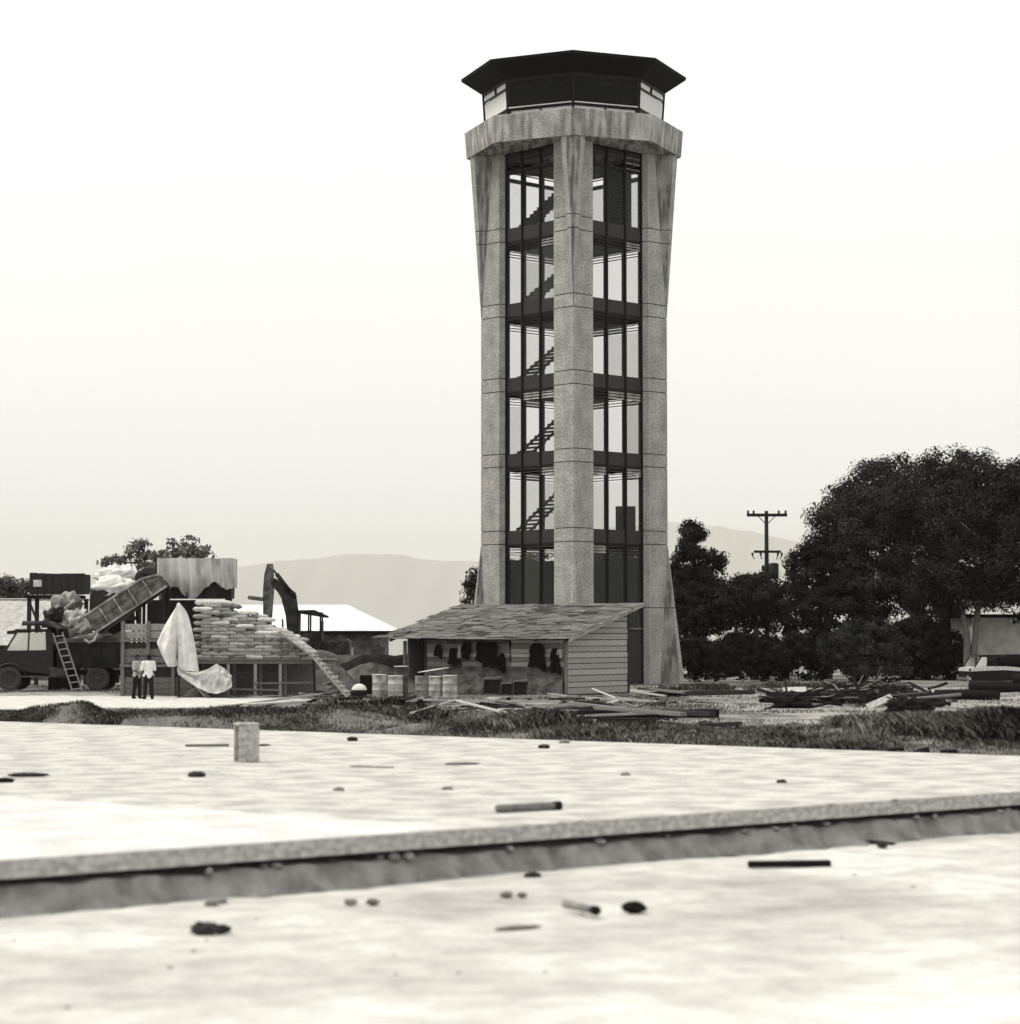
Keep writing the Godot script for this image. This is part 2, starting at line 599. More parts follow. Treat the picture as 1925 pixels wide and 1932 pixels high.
func tone(x: float, d: float) -> float:   # base colour of the soil
	var p := Vector2(x, d)
	var n1 := nz.get_noise_2d(x * 5.0 + 300.0, d * 5.0)
	var n2 := nz.get_noise_2d(x * 22.0, d * 22.0 + 90.0)
	if side(NA, NB, p) < 0.3:
		return 0.52 + 0.2 * n1 + 0.14 * n2
	if d > 250.0:
		return 0.34
	var road := lump(x, d, -19.0, 83.0, 12.0, 9.5, 1.0)
	road = smoothstep(0.28, 0.5, road + 0.12 * n2)
	var dry := smoothstep(-0.1, 0.5, n1 + 0.5 * n2 + 0.35 * smoothstep(2.0, 9.0, x))
	dry *= smoothstep(0.5, 5.0, side(FA, FB, p))
	return lerpf(lerpf(0.14, 0.32, clampf(dry + 0.4 * n2, 0.0, 1.0)), 0.56, road)

func steps_of(list: Array) -> Array:   # [from, to, step] runs
	var o := []
	for r in list:
		var v: float = r[0]
		while v < r[1] - 0.001:
			o.append(v)
			v += r[2]
	o.append(list[-1][1])
	return o

func make_ground():
	for q in [[95, 1352, 1.6, 0.7, 0.45], [150, 1354, 0.75, 0.6, 0.5], [186, 1357, 0.9, 0.5, 0.35], [260, 1362, 2.2, 0.6, 0.22], [480, 1362, 2.6, 0.9, 0.3],
			[650, 1358, 1.6, 1.2, 0.42], [745, 1352, 1.3, 1.2, 0.4], [690, 1376, 0.5, 0.4, 0.22], [800, 1372, 0.9, 0.6, 0.25], [900, 1356, 1.0, 0.8, 0.3], [1020, 1368, 1.4, 0.8, 0.25],
			[1700, 1380, 2.5, 1.2, 0.25], [1880, 1395, 1.2, 0.8, 0.4], [560, 1330, 1.2, 1.0, 0.2]]:
		var g := Gd(q[0], q[1], 0.1)
		mounds.append([g.x, -g.z, q[2], q[3], q[4]])
	var xs := steps_of([[-16000, -1000, 3000], [-1000, -100, 150], [-100, -34, 6], [-34, 36, 0.4], [36, 100, 6], [100, 1000, 150], [1000, 16000, 3000]])
	var ds := steps_of([[-40, 8, 6], [8, 112, 0.4], [112, 160, 4], [160, 400, 20], [400, 2000, 200], [2000, 20000, 3000]])
	var s := st(true)
	var nx := xs.size()
	for d in ds:
		for x in xs:
			var l := tone(x, d)
			s.set_color(Color(l, l * 0.985, l * 0.93))
			s.add_vertex(Vector3(x, land(x, d), -d))
	for j in ds.size() - 1:
		for i in nx - 1:
			var a := j * nx + i
			for k in [a, a + nx + 1, a + 1, a, a + nx, a + nx + 1]:
				s.add_index(k)
	s.generate_normals()
	var o := put(s.commit(), "ground", M.ground, self)
	o.set_meta("kind", "structure")
	o.set_meta("label", "pale sandy ground of the building site running to the horizon")

func make_hills():
	for r in [[12500.0, [[-300, 1105], [100, 1090], [430, 1070], [560, 1056], [690, 1045], [740, 1047], [830, 1058], [910, 1060], [1000, 1062], [1300, 1075], [1600, 1085], [2300, 1100]], "long pale hill on the horizon behind the warehouse"],
			[16500.0, [[700, 1120], [1000, 1040], [1180, 992], [1270, 985], [1340, 992], [1420, 1004], [1490, 1018], [1560, 1050], [1900, 1080], [2500, 1120]], "faint far hill on the horizon behind the utility pole"]]:
		var s := st(true)
		var prev := []
		for i in 121:
			var px: float = lerpf(r[1][0][0], r[1][-1][0], i / 120.0)
			var py := 0.0
			for k in r[1].size() - 1:
				if px >= r[1][k][0] and px <= r[1][k + 1][0] + 0.01:
					py = lerpf(r[1][k][1], r[1][k + 1][1], smoothstep(0.0, 1.0, (px - r[1][k][0]) / (r[1][k + 1][0] - r[1][k][0])))
			var top := P(px, py + 3.0 * nz.get_noise_1d(px * 3.0), r[0])
			var foot := Vector3(top.x, -5, top.z + 1800)
			var mid := Vector3(top.x, top.y * (0.5 + 0.12 * nz.get_noise_1d(px * 5.0 + 99.0)), top.z + 800)
			var back := Vector3(top.x, -5, top.z - 1500)
			var now := [foot, mid, top, back]
			if i > 0:
				for k in 3:
					quad(s, prev[k], now[k], now[k + 1], prev[k + 1], Vector3.UP)
			prev = now
		var o := put(done(s), "hill", M.hill, self)
		o.set_meta("kind", "structure")
		o.set_meta("label", r[2])

func ground_of(p2: Vector2) -> Vector3:
	return Vector3(p2.x, 0, -p2.y)

func make_apron():
	var root := Node3D.new()
	root.name = "apron"
	root.set_meta("kind", "structure")
	root.set_meta("label", "new concrete apron laid in slabs with a raised near edge")
	add_child(root)
	var tn := (NB - NA).normalized()
	var tf := (FB - FA).normalized()
	# lanes run along the far edge; each lane is cut square to the near edge
	var lanes := [0.0, 6.7, 13.4, 20.1, 27.5, 35.0, 43.0]   # metres from the far edge towards the camera
	var inn := Vector2(-tf.y, tf.x) * -1.0
	for i in lanes.size() - 1:
		var a0: float = lanes[i]
		var a1: float = lanes[i + 1]
		# start of the lane on the near edge
		var e0 = Geometry2D.line_intersects_line(FA + inn * a0, tf, NA, tn)
		var e1 = Geometry2D.line_intersects_line(FA + inn * a1, tf, NA, tn)
		var seg := [0.0, 6.0, 12.0, 18.0, 24.0, 31.0, 45.0]
		for k in seg.size() - 1:
			var g := 0.008
			var q := [e0 - tf * (seg[k] + g) + inn * g, e0 - tf * (seg[k + 1] - g) + inn * g, e1 - tf * (seg[k + 1] - g) - inn * g, e1 - tf * (seg[k] + g) - inn * g]
			var lift: float = 0.0 if i < 3 else 0.006
			var s := st()
			var top := []
			var low := []
			var rim := []
			var mid2: Vector2 = (q[0] + q[1] + q[2] + q[3]) * 0.25
			var outline := []
			for e in 4:
				outline.append(q[e])
				if e == 3 and k == 0:   # the open near edge, poured against rough boards
					for z in range(1, 60):
						var chip := 0.014 * nz.get_noise_1d(z * 37.0 + i * 500.0) - (0.05 * rng.randf() if rng.randf() < 0.06 else 0.0)
						outline.append(q[3].lerp(q[0], z / 60.0) + Vector2(tn.y, -tn.x) * chip)
			for p in outline:
				var inw: Vector2 = p + (mid2 - p).normalized() * 0.02
				top.append(ground_of(inw) + Vector3.UP * lift)
				rim.append(ground_of(p) + Vector3.UP * (lift - 0.012))
				low.append(ground_of(p) + Vector3.UP * -0.21)
			loft(s, [rim, top])
			var mesh := done(s)
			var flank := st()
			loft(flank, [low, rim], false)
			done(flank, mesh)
			put(mesh, "concrete_slab", null, root)
			mesh.surface_set_material(0, M.slab_white if (i >= 3) else M.slab_dusty)
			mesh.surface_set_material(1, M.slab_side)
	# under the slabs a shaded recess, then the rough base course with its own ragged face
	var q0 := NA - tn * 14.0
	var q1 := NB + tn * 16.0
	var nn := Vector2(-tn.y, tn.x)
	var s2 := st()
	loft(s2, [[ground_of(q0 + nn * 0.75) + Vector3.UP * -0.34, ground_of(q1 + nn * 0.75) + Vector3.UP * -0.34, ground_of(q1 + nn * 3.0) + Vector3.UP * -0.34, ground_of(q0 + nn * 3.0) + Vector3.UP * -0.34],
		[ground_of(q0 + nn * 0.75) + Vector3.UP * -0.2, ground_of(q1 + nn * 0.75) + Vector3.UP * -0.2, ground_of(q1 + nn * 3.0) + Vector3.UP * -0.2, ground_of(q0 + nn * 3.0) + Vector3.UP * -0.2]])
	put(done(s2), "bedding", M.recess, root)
	var s3 := st(true)
	var prev := []
	for i in 301:
		var t := i / 300.0
		var p := q0.lerp(q1, t)
		var j1 := 0.09 * nz.get_noise_1d(t * 2600.0) + 0.03 * nz.get_noise_1d(t * 9000.0)
		var j2 := 0.16 * nz.get_noise_1d(t * 3400.0 + 500.0)
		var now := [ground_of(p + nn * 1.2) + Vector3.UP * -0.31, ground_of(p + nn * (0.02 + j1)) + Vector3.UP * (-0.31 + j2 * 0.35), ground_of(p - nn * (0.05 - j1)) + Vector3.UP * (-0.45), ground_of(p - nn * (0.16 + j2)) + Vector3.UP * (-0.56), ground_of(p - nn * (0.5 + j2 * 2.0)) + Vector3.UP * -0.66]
		if i > 0:
			for k in 4:
				quad(s3, prev[k], now[k], now[k + 1], prev[k + 1], Vector3(0, 1, 1))
		prev = now
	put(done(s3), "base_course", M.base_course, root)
	# clods and packing pieces sticking out of the gap
	var clod := blob(0.055, 31, 0.9)
	for i in 60:
		var t := rng.randf()
		var p := q0.lerp(q1, t) + nn * rng.randf_range(-0.02, 0.12)
		put(clod, "packing_stone", M.stone, root, Transform3D(Basis(Vector3.UP, rng.randf() * TAU).scaled(Vector3(rng.randf_range(0.6, 1.8), rng.randf_range(0.4, 0.9), 1)), ground_of(p) + Vector3.UP * -0.29))

func blob(r: float, sd: int, rough := 0.3, fine := false) -> ArrayMesh:
	var n := FastNoiseLite.new()
	n.seed = sd
	n.frequency = 0.9
	n.fractal_octaves = 5
	n.fractal_gain = 0.6
	var rows := 18 if fine else 6
	var cols := 28 if fine else 9
	var s := st(true)
	var prev := []
	for i in rows + 1:
		var ring := []
		var th := PI * i / rows
		for k in cols:
			var ph := TAU * k / cols
			var d := Vector3(sin(th) * cos(ph), cos(th), sin(th) * sin(ph))
			var w := n.get_noise_3dv(d * 1.7)
			if fine:
				w = w * 0.9 - absf(n.get_noise_3dv(d * 2.3 + Vector3.ONE * 9.0)) * 1.2 + 0.25
			ring.append(d * r * (1.0 + rough * w))
		if i > 0:
			for k in cols:
				quad(s, prev[k], prev[(k + 1) % cols], ring[(k + 1) % cols], ring[k], prev[k] + ring[k])
		prev = ring
	return done(s)

# ---------------------------------------------------------------- the tower
const R0 := 4.71
const CA := 0.965

func make_tower():
	var t := thing("control_tower", "tall concrete and glass control tower with flared corner columns and dark octagonal roof", "tower", Wd(1084, DEEP), deg_to_rad(-1.9))
	var dn := DEEP - R0
	var bt := []
	var bb := []
	for y in [995, 845, 697, 552, 405]:
		bt.append(Yh(y, dn))
	for y in [1021, 870, 723, 577, 431]:
		bb.append(Yh(y, dn))
	var sof := Yh(297, DEEP)
	var ptop := Yh(250, DEEP)
	var flare1: float = bb[3]
	var flare0: float = bb[0]
	var section := func(y: float, shrink: float) -> Array:   # outline of a corner column, u outwards along the diagonal
		var e := 0.0
		var w := 0.02
		if y > flare1:
			var k := (y - flare1) / (sof - flare1)
			e = 0.56 * k
			w = 0.02 + 0.58 * k
		elif y < flare0:
			var k := (flare0 - y) / flare0
			e = 0.82 * k
			w = 0.02 + 0.36 * k
		var b: float = min(0.22, w * 0.6)
		var a := CA - shrink
		var th := 0.34
		e -= shrink
		w = max(w - shrink, 0.01)
		b = min(b, w * 0.6)
		var c := shrink
		return [Vector2(-a - c, a), Vector2(-w - c * 1.2, w), Vector2(max(e - b, -w - c * 1.2 + 0.005), w), Vector2(e, w - b), Vector2(e, -w + b), Vector2(max(e - b, -w - c * 1.2 + 0.005), -w), Vector2(-w - c * 1.2, -w), Vector2(-a - c, -a), Vector2(-a - th, -a + th * 0.4), Vector2(-a - th, a - th * 0.4)]
	var levels := [-0.3, Yh(1147, DEEP)]
	for i in 5:
		levels.append(bb[i])
		levels.append(bt[i])
	levels.append(sof)
	for k in 4:
		var ang := PI / 2.0 * k
		var dir := Vector3(sin(ang), 0, cos(ang))
		var per := Vector3(cos(ang), 0, -sin(ang))
		var place := func(pts: Array, y: float) -> Array:
			var o := []
			for p in pts:
				o.append(dir * (R0 + p.x) + per * p.y + Vector3.UP * y)
			return o
		var core := st()
		var rings := []
		for y in [-0.3, flare0, flare1, sof]:
			rings.append(place.call(section.call(y, 0.05), y))
		loft(core, rings)
		var col := put(done(core), "column", M.joint, t)
		for i in levels.size() - 1:
			var y0: float = levels[i] + 0.022
			var y1: float = levels[i + 1] - 0.022
			var r0: Array = place.call(section.call(y0, 0.0), y0)
			var r1: Array = place.call(section.call(y1, 0.0), y1)
			var clean := st()
			var dirty := st()
			var cen := dir * (R0 - CA) + Vector3.UP * (y0 + y1) * 0.5
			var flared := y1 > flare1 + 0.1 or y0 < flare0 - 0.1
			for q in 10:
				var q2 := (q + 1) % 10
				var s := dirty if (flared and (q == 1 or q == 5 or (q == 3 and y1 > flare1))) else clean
				quad(s, r0[q], r0[q2], r1[q2], r1[q], (r0[q] + r1[q2]) * 0.5 - cen)
			for e in [[r0, -1.0], [r1, 1.0]]:
				for q in 10:
					tri(clean, dir * (R0 - CA) + Vector3.UP * e[0][0].y, e[0][q], e[0][(q + 1) % 10], Vector3.UP * e[1])
			var mesh := done(clean)
			var block := put(mesh, "column_block", null, col)
			mesh.surface_set_material(0, M.concrete)
			if flared:
				done(dirty, mesh)
				mesh.surface_set_material(1, M.concrete_stained)
	# bays between the columns
	var face := R0 / sqrt(2.0)
	var half := face - CA * sqrt(2.0)
	var zg := face - 0.38
	var pw := half * 2.0 / 3.0
	var spandrel := boxmesh(Vector3(pw - 0.1, 1.0, 0.07), 0.0)
	var panem := boxmesh(Vector3(pw - 0.1, 1.0, 0.008), 0.0)
	var louvre := boxmesh(Vector3(pw - 0.12, 0.012, 0.12), 0.0)
	for k in 4:
		var rot := Basis(Vector3.UP, PI / 4.0 + PI / 2.0 * k)
		var bx := func(x: float, y: float, z: float, b := Basis.IDENTITY) -> Transform3D:
			return Transform3D(rot, Vector3.ZERO) * Transform3D(b, Vector3(x, y, z))
		for m in 4:
			var x := -half + pw * m
			var wide := 0.11
			if m == 0:
				x += 0.1
				wide = 0.2
			elif m == 3:
				x -= 0.1
				wide = 0.2
			put(boxmesh(Vector3(wide, sof + 0.2, 0.2), 0.01), "mullion", M.frame_dark, t, bx.call(x, sof * 0.5 - 0.1, zg))
		for i in 6:
			# storey i lies between floor band i-1 and band i
			var y0: float = bt[i - 1] if i > 0 else 0.0
			var y1: float = bb[i] if i < 5 else sof
			if i > 0:
				for m in 3:
					put(spandrel, "spandrel_panel", M.spandrel, t, bx.call(-half + pw * (m + 0.5), (bb[i - 1] + bt[i - 1]) * 0.5, zg, Basis.from_scale(Vector3(1, bt[i - 1] - bb[i - 1], 1))))
			var vent := 0.42
			var head := y1 - 0.12
			put(boxmesh(Vector3(half * 2.0, 0.12, 0.12), 0.0), "head_rail", M.frame_dark, t, bx.call(0, y1 - 0.06, zg))
			if i == 5:
				vent = 0.9
				put(boxmesh(Vector3(half * 2.0, 0.14, 0.12), 0.0), "transom", M.frame_dark, t, bx.call(0, head - vent, zg))
				for m in 3:
					put(spandrel, "head_panel", M.spandrel, t, bx.call(-half + pw * (m + 0.5), head - 0.2, zg, Basis.from_scale(Vector3(1, 0.4, 0.5))))
			if i == 0:
				put(boxmesh(Vector3(half * 2.0, 0.1, 0.14), 0.0), "transom", M.steel_mid, t, bx.call(0, Yh(1186, 112), zg))
				for m in 3:
					put(spandrel, "base_panel", M.spandrel, t, bx.call(-half + pw * (m + 0.5), Yh(1186, 112) * 0.5 - 0.05, zg, Basis.from_scale(Vector3(1, Yh(1186, 112) - 0.12, 1))))
				y0 = Yh(1186, 112) + 0.05
			for m in 3:
				var top := head - vent
				put(panem, "pane", [M.glass, M.glass_b, M.glass, M.glass_c][rng.randi() % 4], t, bx.call(-half + pw * (m + 0.5), (y0 + top) * 0.5, zg, Basis.from_scale(Vector3(1, top - y0, 1))))
				# louvre blades in the vent strip, some of them open
				var open := rng.randf() < (0.75 if i > 2 else 0.35)
				for b in 3:
					put(louvre, "louvre_blade", M.steel_pale if not open else M.steel_mid, t, bx.call(-half + pw * (m + 0.5), head - vent + 0.06 + vent * (b + 0.15) / 3.0, zg, Basis(Vector3.RIGHT, 0.2 if open else 1.0)))
	# floors, stairs, a lift shaft curtain in the top storey
	for i in 5:
		put(boxmesh(Vector3((zg - 0.04) * 2.0, 0.3, (zg - 0.04) * 2.0), 0.0), "floor_slab", M.interior_dark, t, at(Vector3(0, bb[i] + 0.16, 0), Basis(Vector3.UP, PI / 4.0)))
	put(boxmesh(Vector3(zg * 1.98, 0.1, zg * 1.98), 0.0), "floor_slab", M.floor_grey, t, at(Vector3(0, 0.04, 0), Basis(Vector3.UP, PI / 4.0)))
	for k in [1, 2]:
		var rb2 := Basis(Vector3.UP, PI / 4.0 + PI / 2.0 * k)
		put(boxmesh(Vector3(4.4, bb[0] - 0.75, 0.1), 0.0), "added_dark_wall", M.interior_dark, t, at(rb2 * Vector3(0, 0, zg - 0.6) + Vector3.UP * (bb[0] - 0.75) * 0.5, rb2))  # wall added so that no light shows through the ground storey
	var tread := boxmesh(Vector3(0.32, 0.08, 1.15), 0.0)
	for i in 5:
		var y0: float = bt[i] - 0.36
		var y1: float = bb[i + 1] if i < 4 else sof - 0.1
		var rise := y1 - y0
		var run := 4.9
		var flight := Node3D.new()
		flight.name = "stair_flight"
		t.add_child(flight, true)
		flight.transform = at(Vector3(-2.95, y0, 0.45), Basis(Vector3.UP, PI / 4.0))
		for z in [-0.5, 0.5]:
			beam(flight, "stringer", Vector3(0, 0, z), Vector3(run, rise, z), 0.05, 0.13, M.stair, 0.0)
		var nst := int(rise / 0.21)
		for q in nst:
			put(tread, "tread", M.stair, flight, at(Vector3(run * (q + 0.6) / nst, rise * (q + 0.6) / nst, 0)))
	put(boxmesh(Vector3(1.2, 3.2, 0.06), 0.0), "curtain", M.cloth_dark, t, at(Vector3(2.35, bt[4] + 1.6, -0.6)))
	box(t, "control_cabinet", Vector3(2.6, bt[0] + 0.55, -0.4), Vector3(1.0, 1.5, 0.5), M.interior_dark)
	# parapet ring
	var slab := st()
	loft(slab, [ngon(5.38, sof), ngon(5.44, sof + 0.25)])
	put(done(slab), "gallery_slab", M.concrete_parapet, t)
	for k in 8:
		var p := st()
		var a0 := TAU * k / 8.0 + 0.0015
		var a1 := TAU * (k + 1) / 8.0 - 0.0015
		var ring := func(ro: float, ri: float, y: float) -> Array:
			return [Vector3(sin(a0) * ro, y, cos(a0) * ro), Vector3(sin(a1) * ro, y, cos(a1) * ro), Vector3(sin(a1) * ri, y, cos(a1) * ri), Vector3(sin(a0) * ri, y, cos(a0) * ri)]
		loft(p, [ring.call(5.46, 5.15, sof - 0.04), ring.call(5.57, 5.25, ptop - 0.03), ring.call(5.55, 5.27, ptop)])
		put(done(p), "parapet_panel", M.concrete_parapet, t)
	# the glazed cab
	var cf := sof + 0.25
	var ctop := Yh(178, DEEP)
	var eave := Yh(152, DEEP)
	var rb := 4.42
	var rt := 4.62
	var sill := Yh(199, DEEP - 4.4)
	var bar_y := Yh(194, DEEP)
	for k in 8:
		var a0 := TAU * k / 8.0
		var a1 := TAU * (k + 1) / 8.0
		var d0 := Vector3(sin(a0), 0, cos(a0))
		var d1 := Vector3(sin(a1), 0, cos(a1))
		var on := func(f: float, y: float, push := 0.0) -> Vector3:
			var r := lerpf(rb, rt, (y - cf) / (ctop - cf)) + push
			return d0.lerp(d1, f) * r + Vector3.UP * y
		var post := 0.22 if k % 2 == 1 else 0.11
		beam(t, "cab_post", d0 * rb + Vector3.UP * cf, d0 * rt + Vector3.UP * ctop, post, post, M.frame_dark, 0.01)
		for f in [[0.01, 0.49], [0.51, 0.99]]:
			var s := st()
			loft(s, [[on.call(f[0], cf), on.call(f[1], cf), on.call(f[1], cf, -0.08), on.call(f[0], cf, -0.08)], [on.call(f[0], sill), on.call(f[1], sill), on.call(f[1], sill, -0.08), on.call(f[0], sill, -0.08)]])
			put(done(s), "cab_base_panel", M.cab_panel, t)
		beam(t, "cab_sill", on.call(0.0, sill + 0.06), on.call(1.0, sill + 0.06), 0.14, 0.12, M.frame_dark, 0.0)
		beam(t, "cab_ledge", on.call(0.02, sill + 0.15, 0.06), on.call(0.98, sill + 0.15, 0.06), 0.16, 0.05, M.cab_panel, 0.0)
		beam(t, "cab_stud", on.call(0.5, cf), on.call(0.5, sill), 0.08, 0.08, M.frame_dark, 0.0)
		beam(t, "cab_mullion", on.call(0.5, bar_y), on.call(0.5, ctop), 0.08, 0.08, M.frame_dark, 0.0)
		beam(t, "cab_rail", on.call(0.0, ctop - 0.05), on.call(1.0, ctop - 0.05), 0.1, 0.1, M.frame_dark, 0.0)
		beam(t, "cab_transom", on.call(0.0, bar_y), on.call(1.0, bar_y), 0.07, 0.08, M.frame_dark, 0.0)
		for g in [[0.0, 1.0, sill + 0.12, bar_y - 0.05], [0.0, 0.49, bar_y + 0.05, ctop - 0.1], [0.51, 1.0, bar_y + 0.05, ctop - 0.1]]:
			var s := st()
			quad(s, on.call(g[0], g[2]), on.call(g[1], g[2]), on.call(g[1], g[3]), on.call(g[0], g[3]), d0 + d1)
			put(done(s), "cab_pane", M.glass_cab, t)
			if k == 1 or k == 6:
				var pp := st()
				loft(pp, [[on.call(g[0] + 0.02, g[2], -0.05), on.call(g[1] - 0.02, g[2], -0.05), on.call(g[1] - 0.02, g[2], -0.06), on.call(g[0] + 0.02, g[2], -0.06)], [on.call(g[0] + 0.02, g[3], -0.05), on.call(g[1] - 0.02, g[3], -0.05), on.call(g[1] - 0.02, g[3], -0.06), on.call(g[0] + 0.02, g[3], -0.06)]])
				put(done(pp), "added_bright_sheet", M.shirt, t)  # white sheet added behind the side panes to make them bright
	var cfl := st()
	loft(cfl, [ngon(rb - 0.1, cf), ngon(rb - 0.1, cf + 0.1)])
	put(done(cfl), "cab_floor", M.interior_dark, t)
	var roof := st()
	loft(roof, [ngon(rt + 0.06, ctop), ngon(5.72, eave - 0.04), ngon(5.75, eave + 0.1), ngon(4.4, eave + 0.36), ngon(0.3, eave + 0.62)])
	put(done(roof), "roof", M.roof_dark, t)

# ---------------------------------------------------------------- the shed in front of the tower
func make_shed():
	var turn := deg_to_rad(-32.0)   # the long front looks towards the left of the camera
	var corner := Wd(1066, 92.0)
	var t := thing("timber_shed", "low timber shed with a sloping patched roof in front of the tower", "shed", corner, turn)
	# local x runs right along the front (so the front is x < 0), local z towards the viewer; the end wall runs back from x = 0
	var L := 7.9
	var B := 5.2
	var roofy := func(z: float) -> float:
		return 2.38 + (-z) * (3.62 - 2.38) / B
	# end wall: horizontal boards, each its own piece
	var y := 0.03
	var i := 0
	while y < 3.5:
		var h := rng.randf_range(0.2, 0.3)
		var z0 := 0.0
		if y + h > 2.34:
			z0 = -(y + h - 2.34) * B / (3.62 - 2.38)
		if z0 > -B + 0.3:
			beam(t, "wall_board", Vector3(rng.randf_range(0.0, 0.025), y + h * 0.5, z0 - 0.03), Vector3(rng.randf_range(0.0, 0.025), y + h * 0.5, -B), 0.03, h - 0.03, [M.plank, M.plank_pale, M.plank, M.plank_pale, M.plank][i % 5], 0.004)
		y += h
		i += 1
	box(t, "corner_post", Vector3(0.02, 1.18, -0.06), Vector3(0.12, 2.36, 0.12), M.plank_grey)
	box(t, "corner_post", Vector3(0.02, 1.75, -B), Vector3(0.12, 3.5, 0.12), M.plank_dark)
	box(t, "inner_lining", Vector3(-0.09, 1.1, -B * 0.5), Vector3(0.02, 2.2, B - 0.2), M.plank_grey)
	# front wall: boards above, mud-plastered lower half, a dark doorway at the far end
	y = 1.15
	i = 0
	while y < 2.2:
		var h := rng.randf_range(0.16, 0.24)
		beam(t, "wall_board", Vector3(-L + 1.15, y + h * 0.5, -0.06 - rng.randf() * 0.02), Vector3(-2.6 - rng.randf() * 0.1, y + h * 0.5, -0.06), 0.03, h - 0.012, [M.plank_grey, M.plank_eave_shade, M.plank, M.plank_grey][i % 4], 0.004)  # the darkest boards carry painted eave shade
		beam(t, "wall_board", Vector3(-2.58, y + h * 0.5, -0.05), Vector3(-0.08, y + h * 0.5, -0.05), 0.03, h - 0.02, [M.plank, M.plank_grey, M.plank_pale][i % 3], 0.004)
		y += h
		i += 1
	var s := st(true)
	var prev := []
	for a in 61:
		var now := []
		var x := lerpf(-L + 1.1, -0.05, a / 60.0)
		for b in 13:
			var yy := lerpf(-0.1, 1.16, b / 12.0)
			now.append(Vector3(x, yy, -0.02 + 0.14 * nz.get_noise_2d(x * 70.0, yy * 70.0) * (1.0 - yy * 0.5) + 0.15 * (1.0 - yy)))
		if a > 0:
			for b in 12:
				quad(s, prev[b], now[b], now[b + 1], prev[b + 1], Vector3(0, 0, 1))
		prev = now
	put(done(s), "mud_wall", M.mud, t)
	box(t, "back_wall", Vector3(-L * 0.5, 1.8, -B), Vector3(L, 3.6, 0.08), M.plank_grey)
	var few := st()
	loft(few, [[Vector3(-L - 0.04, 0, -0.35), Vector3(-L - 0.04, 0, -B), Vector3(-L - 0.04, roofy.call(-B), -B), Vector3(-L - 0.04, roofy.call(-0.35), -0.35)], [Vector3(-L + 0.04, 0, -0.35), Vector3(-L + 0.04, 0, -B), Vector3(-L + 0.04, roofy.call(-B), -B), Vector3(-L + 0.04, roofy.call(-0.35), -0.35)]])
	put(done(few), "far_end_wall", M.plank_grey, t)
	beam(t, "roof_sheathing", Vector3(-L * 0.5, roofy.call(0.5) + 0.03, 0.5), Vector3(-L * 0.5, roofy.call(-B - 0.3) + 0.03, -B - 0.3), L + 0.9, 0.02, M.plank_dark, 0.0)
	box(t, "door_post", Vector3(-L + 1.1, 1.1, -0.05), Vector3(0.1, 2.2, 0.1), M.plank_dark)
	box(t, "door_post", Vector3(-L + 0.05, 1.1, -0.05), Vector3(0.12, 2.2, 0.12), M.plank_grey)
	box(t, "earth_floor", Vector3(-L * 0.5, 0.0, -B * 0.5), Vector3(L - 0.2, 0.06, B - 0.2), M.soil)
	# roof of overlapping boards in courses, each a little crooked
	var courses := 17
	for c in courses:
		var z1 := 0.62 - (B + 1.0) * c / courses
		var z0 := z1 - (B + 1.0) / courses - 0.14
		var x := -L - 0.75 - rng.randf() * 0.25
		if c == 0:
			x -= 0.3
		while x < 0.5:
			var w := rng.randf_range(0.2, 1.1)
			var x1: float = min(x + w, 0.62 + rng.randf_range(-0.12, 0.1))
			var sag := 0.05 * nz.get_noise_2d(x * 30.0, z0 * 30.0) - 0.1 * (1.0 - pow(absf(x + L * 0.5) / (L * 0.5), 2.0)) * 0.3
			var p0 := Vector3((x + x1) * 0.5, roofy.call(z0) + 0.062 + sag, z0)
			var p1 := Vector3((x + x1) * 0.5 + rng.randf_range(-0.03, 0.03), roofy.call(z1) + 0.075 + sag, z1)
			var b := beam(t, "roof_board", p0, p1, x1 - x - 0.008, 0.012, [M.roof_a, M.roof_b, M.roof_a, M.roof_c][rng.randi() % 4], 0.0)
			b.rotate_object_local(Vector3.RIGHT, rng.randf_range(-0.03, 0.03))
			x = x1
			if x1 >= 0.5:
				break
	for q in 7:
		var x := -L - 0.3 + (L + 0.6) * q / 6.0
		beam(t, "rafter", Vector3(x, roofy.call(0.55) - 0.03, 0.55), Vector3(x, roofy.call(-B - 0.3) - 0.03, -B - 0.3), 0.08, 0.1, M.plank_dark, 0.0)
	var fl := beam(t, "barge_board", Vector3(0.56, roofy.call(0.6) + 0.0, 0.6), Vector3(0.56, roofy.call(-B - 0.35) + 0.0, -B - 0.35), 0.03, 0.14, M.plank, 0.0)
	# clothes hung along the front
	var fr := t.global_transform if t.is_inside_tree() else t.transform
	var list := [[-6.05, 1.5, 0.28, 0.55, 0, "small dark cloth hung by the shed doorway"], [-5.3, 1.15, 0.45, 0.75, 0, "dark shirt hung low beside the shed doorway"], [-4.65, 1.55, 0.34, 0.62, 0, "narrow dark garment hung near the middle of the shed wall"], [-5.0, 1.52, 0.13, 0.5, 1, "thin pale rag hung between dark garments on the shed"],
		[-3.95, 1.32, 0.42, 0.85, 0, "dark shirt hung left of the dark trousers on the shed wall"], [-3.45, 1.1, 0.55, 1.05, 0, "long dark trousers hung in the middle of the shed wall"], [-2.95, 1.0, 0.26, 0.7, 0, "slim dark trousers hung right of the long trousers"], [-1.25, 1.12, 0.62, 1.0, 0, "broad dark coat hung under the right end of the shed eave"], [-0.42, 0.95, 0.4, 0.95, 0, "dark jacket hung at the shed corner post"], [-0.2, 1.62, 0.2, 0.24, 1, "small white cloth hung at the shed corner post"]]
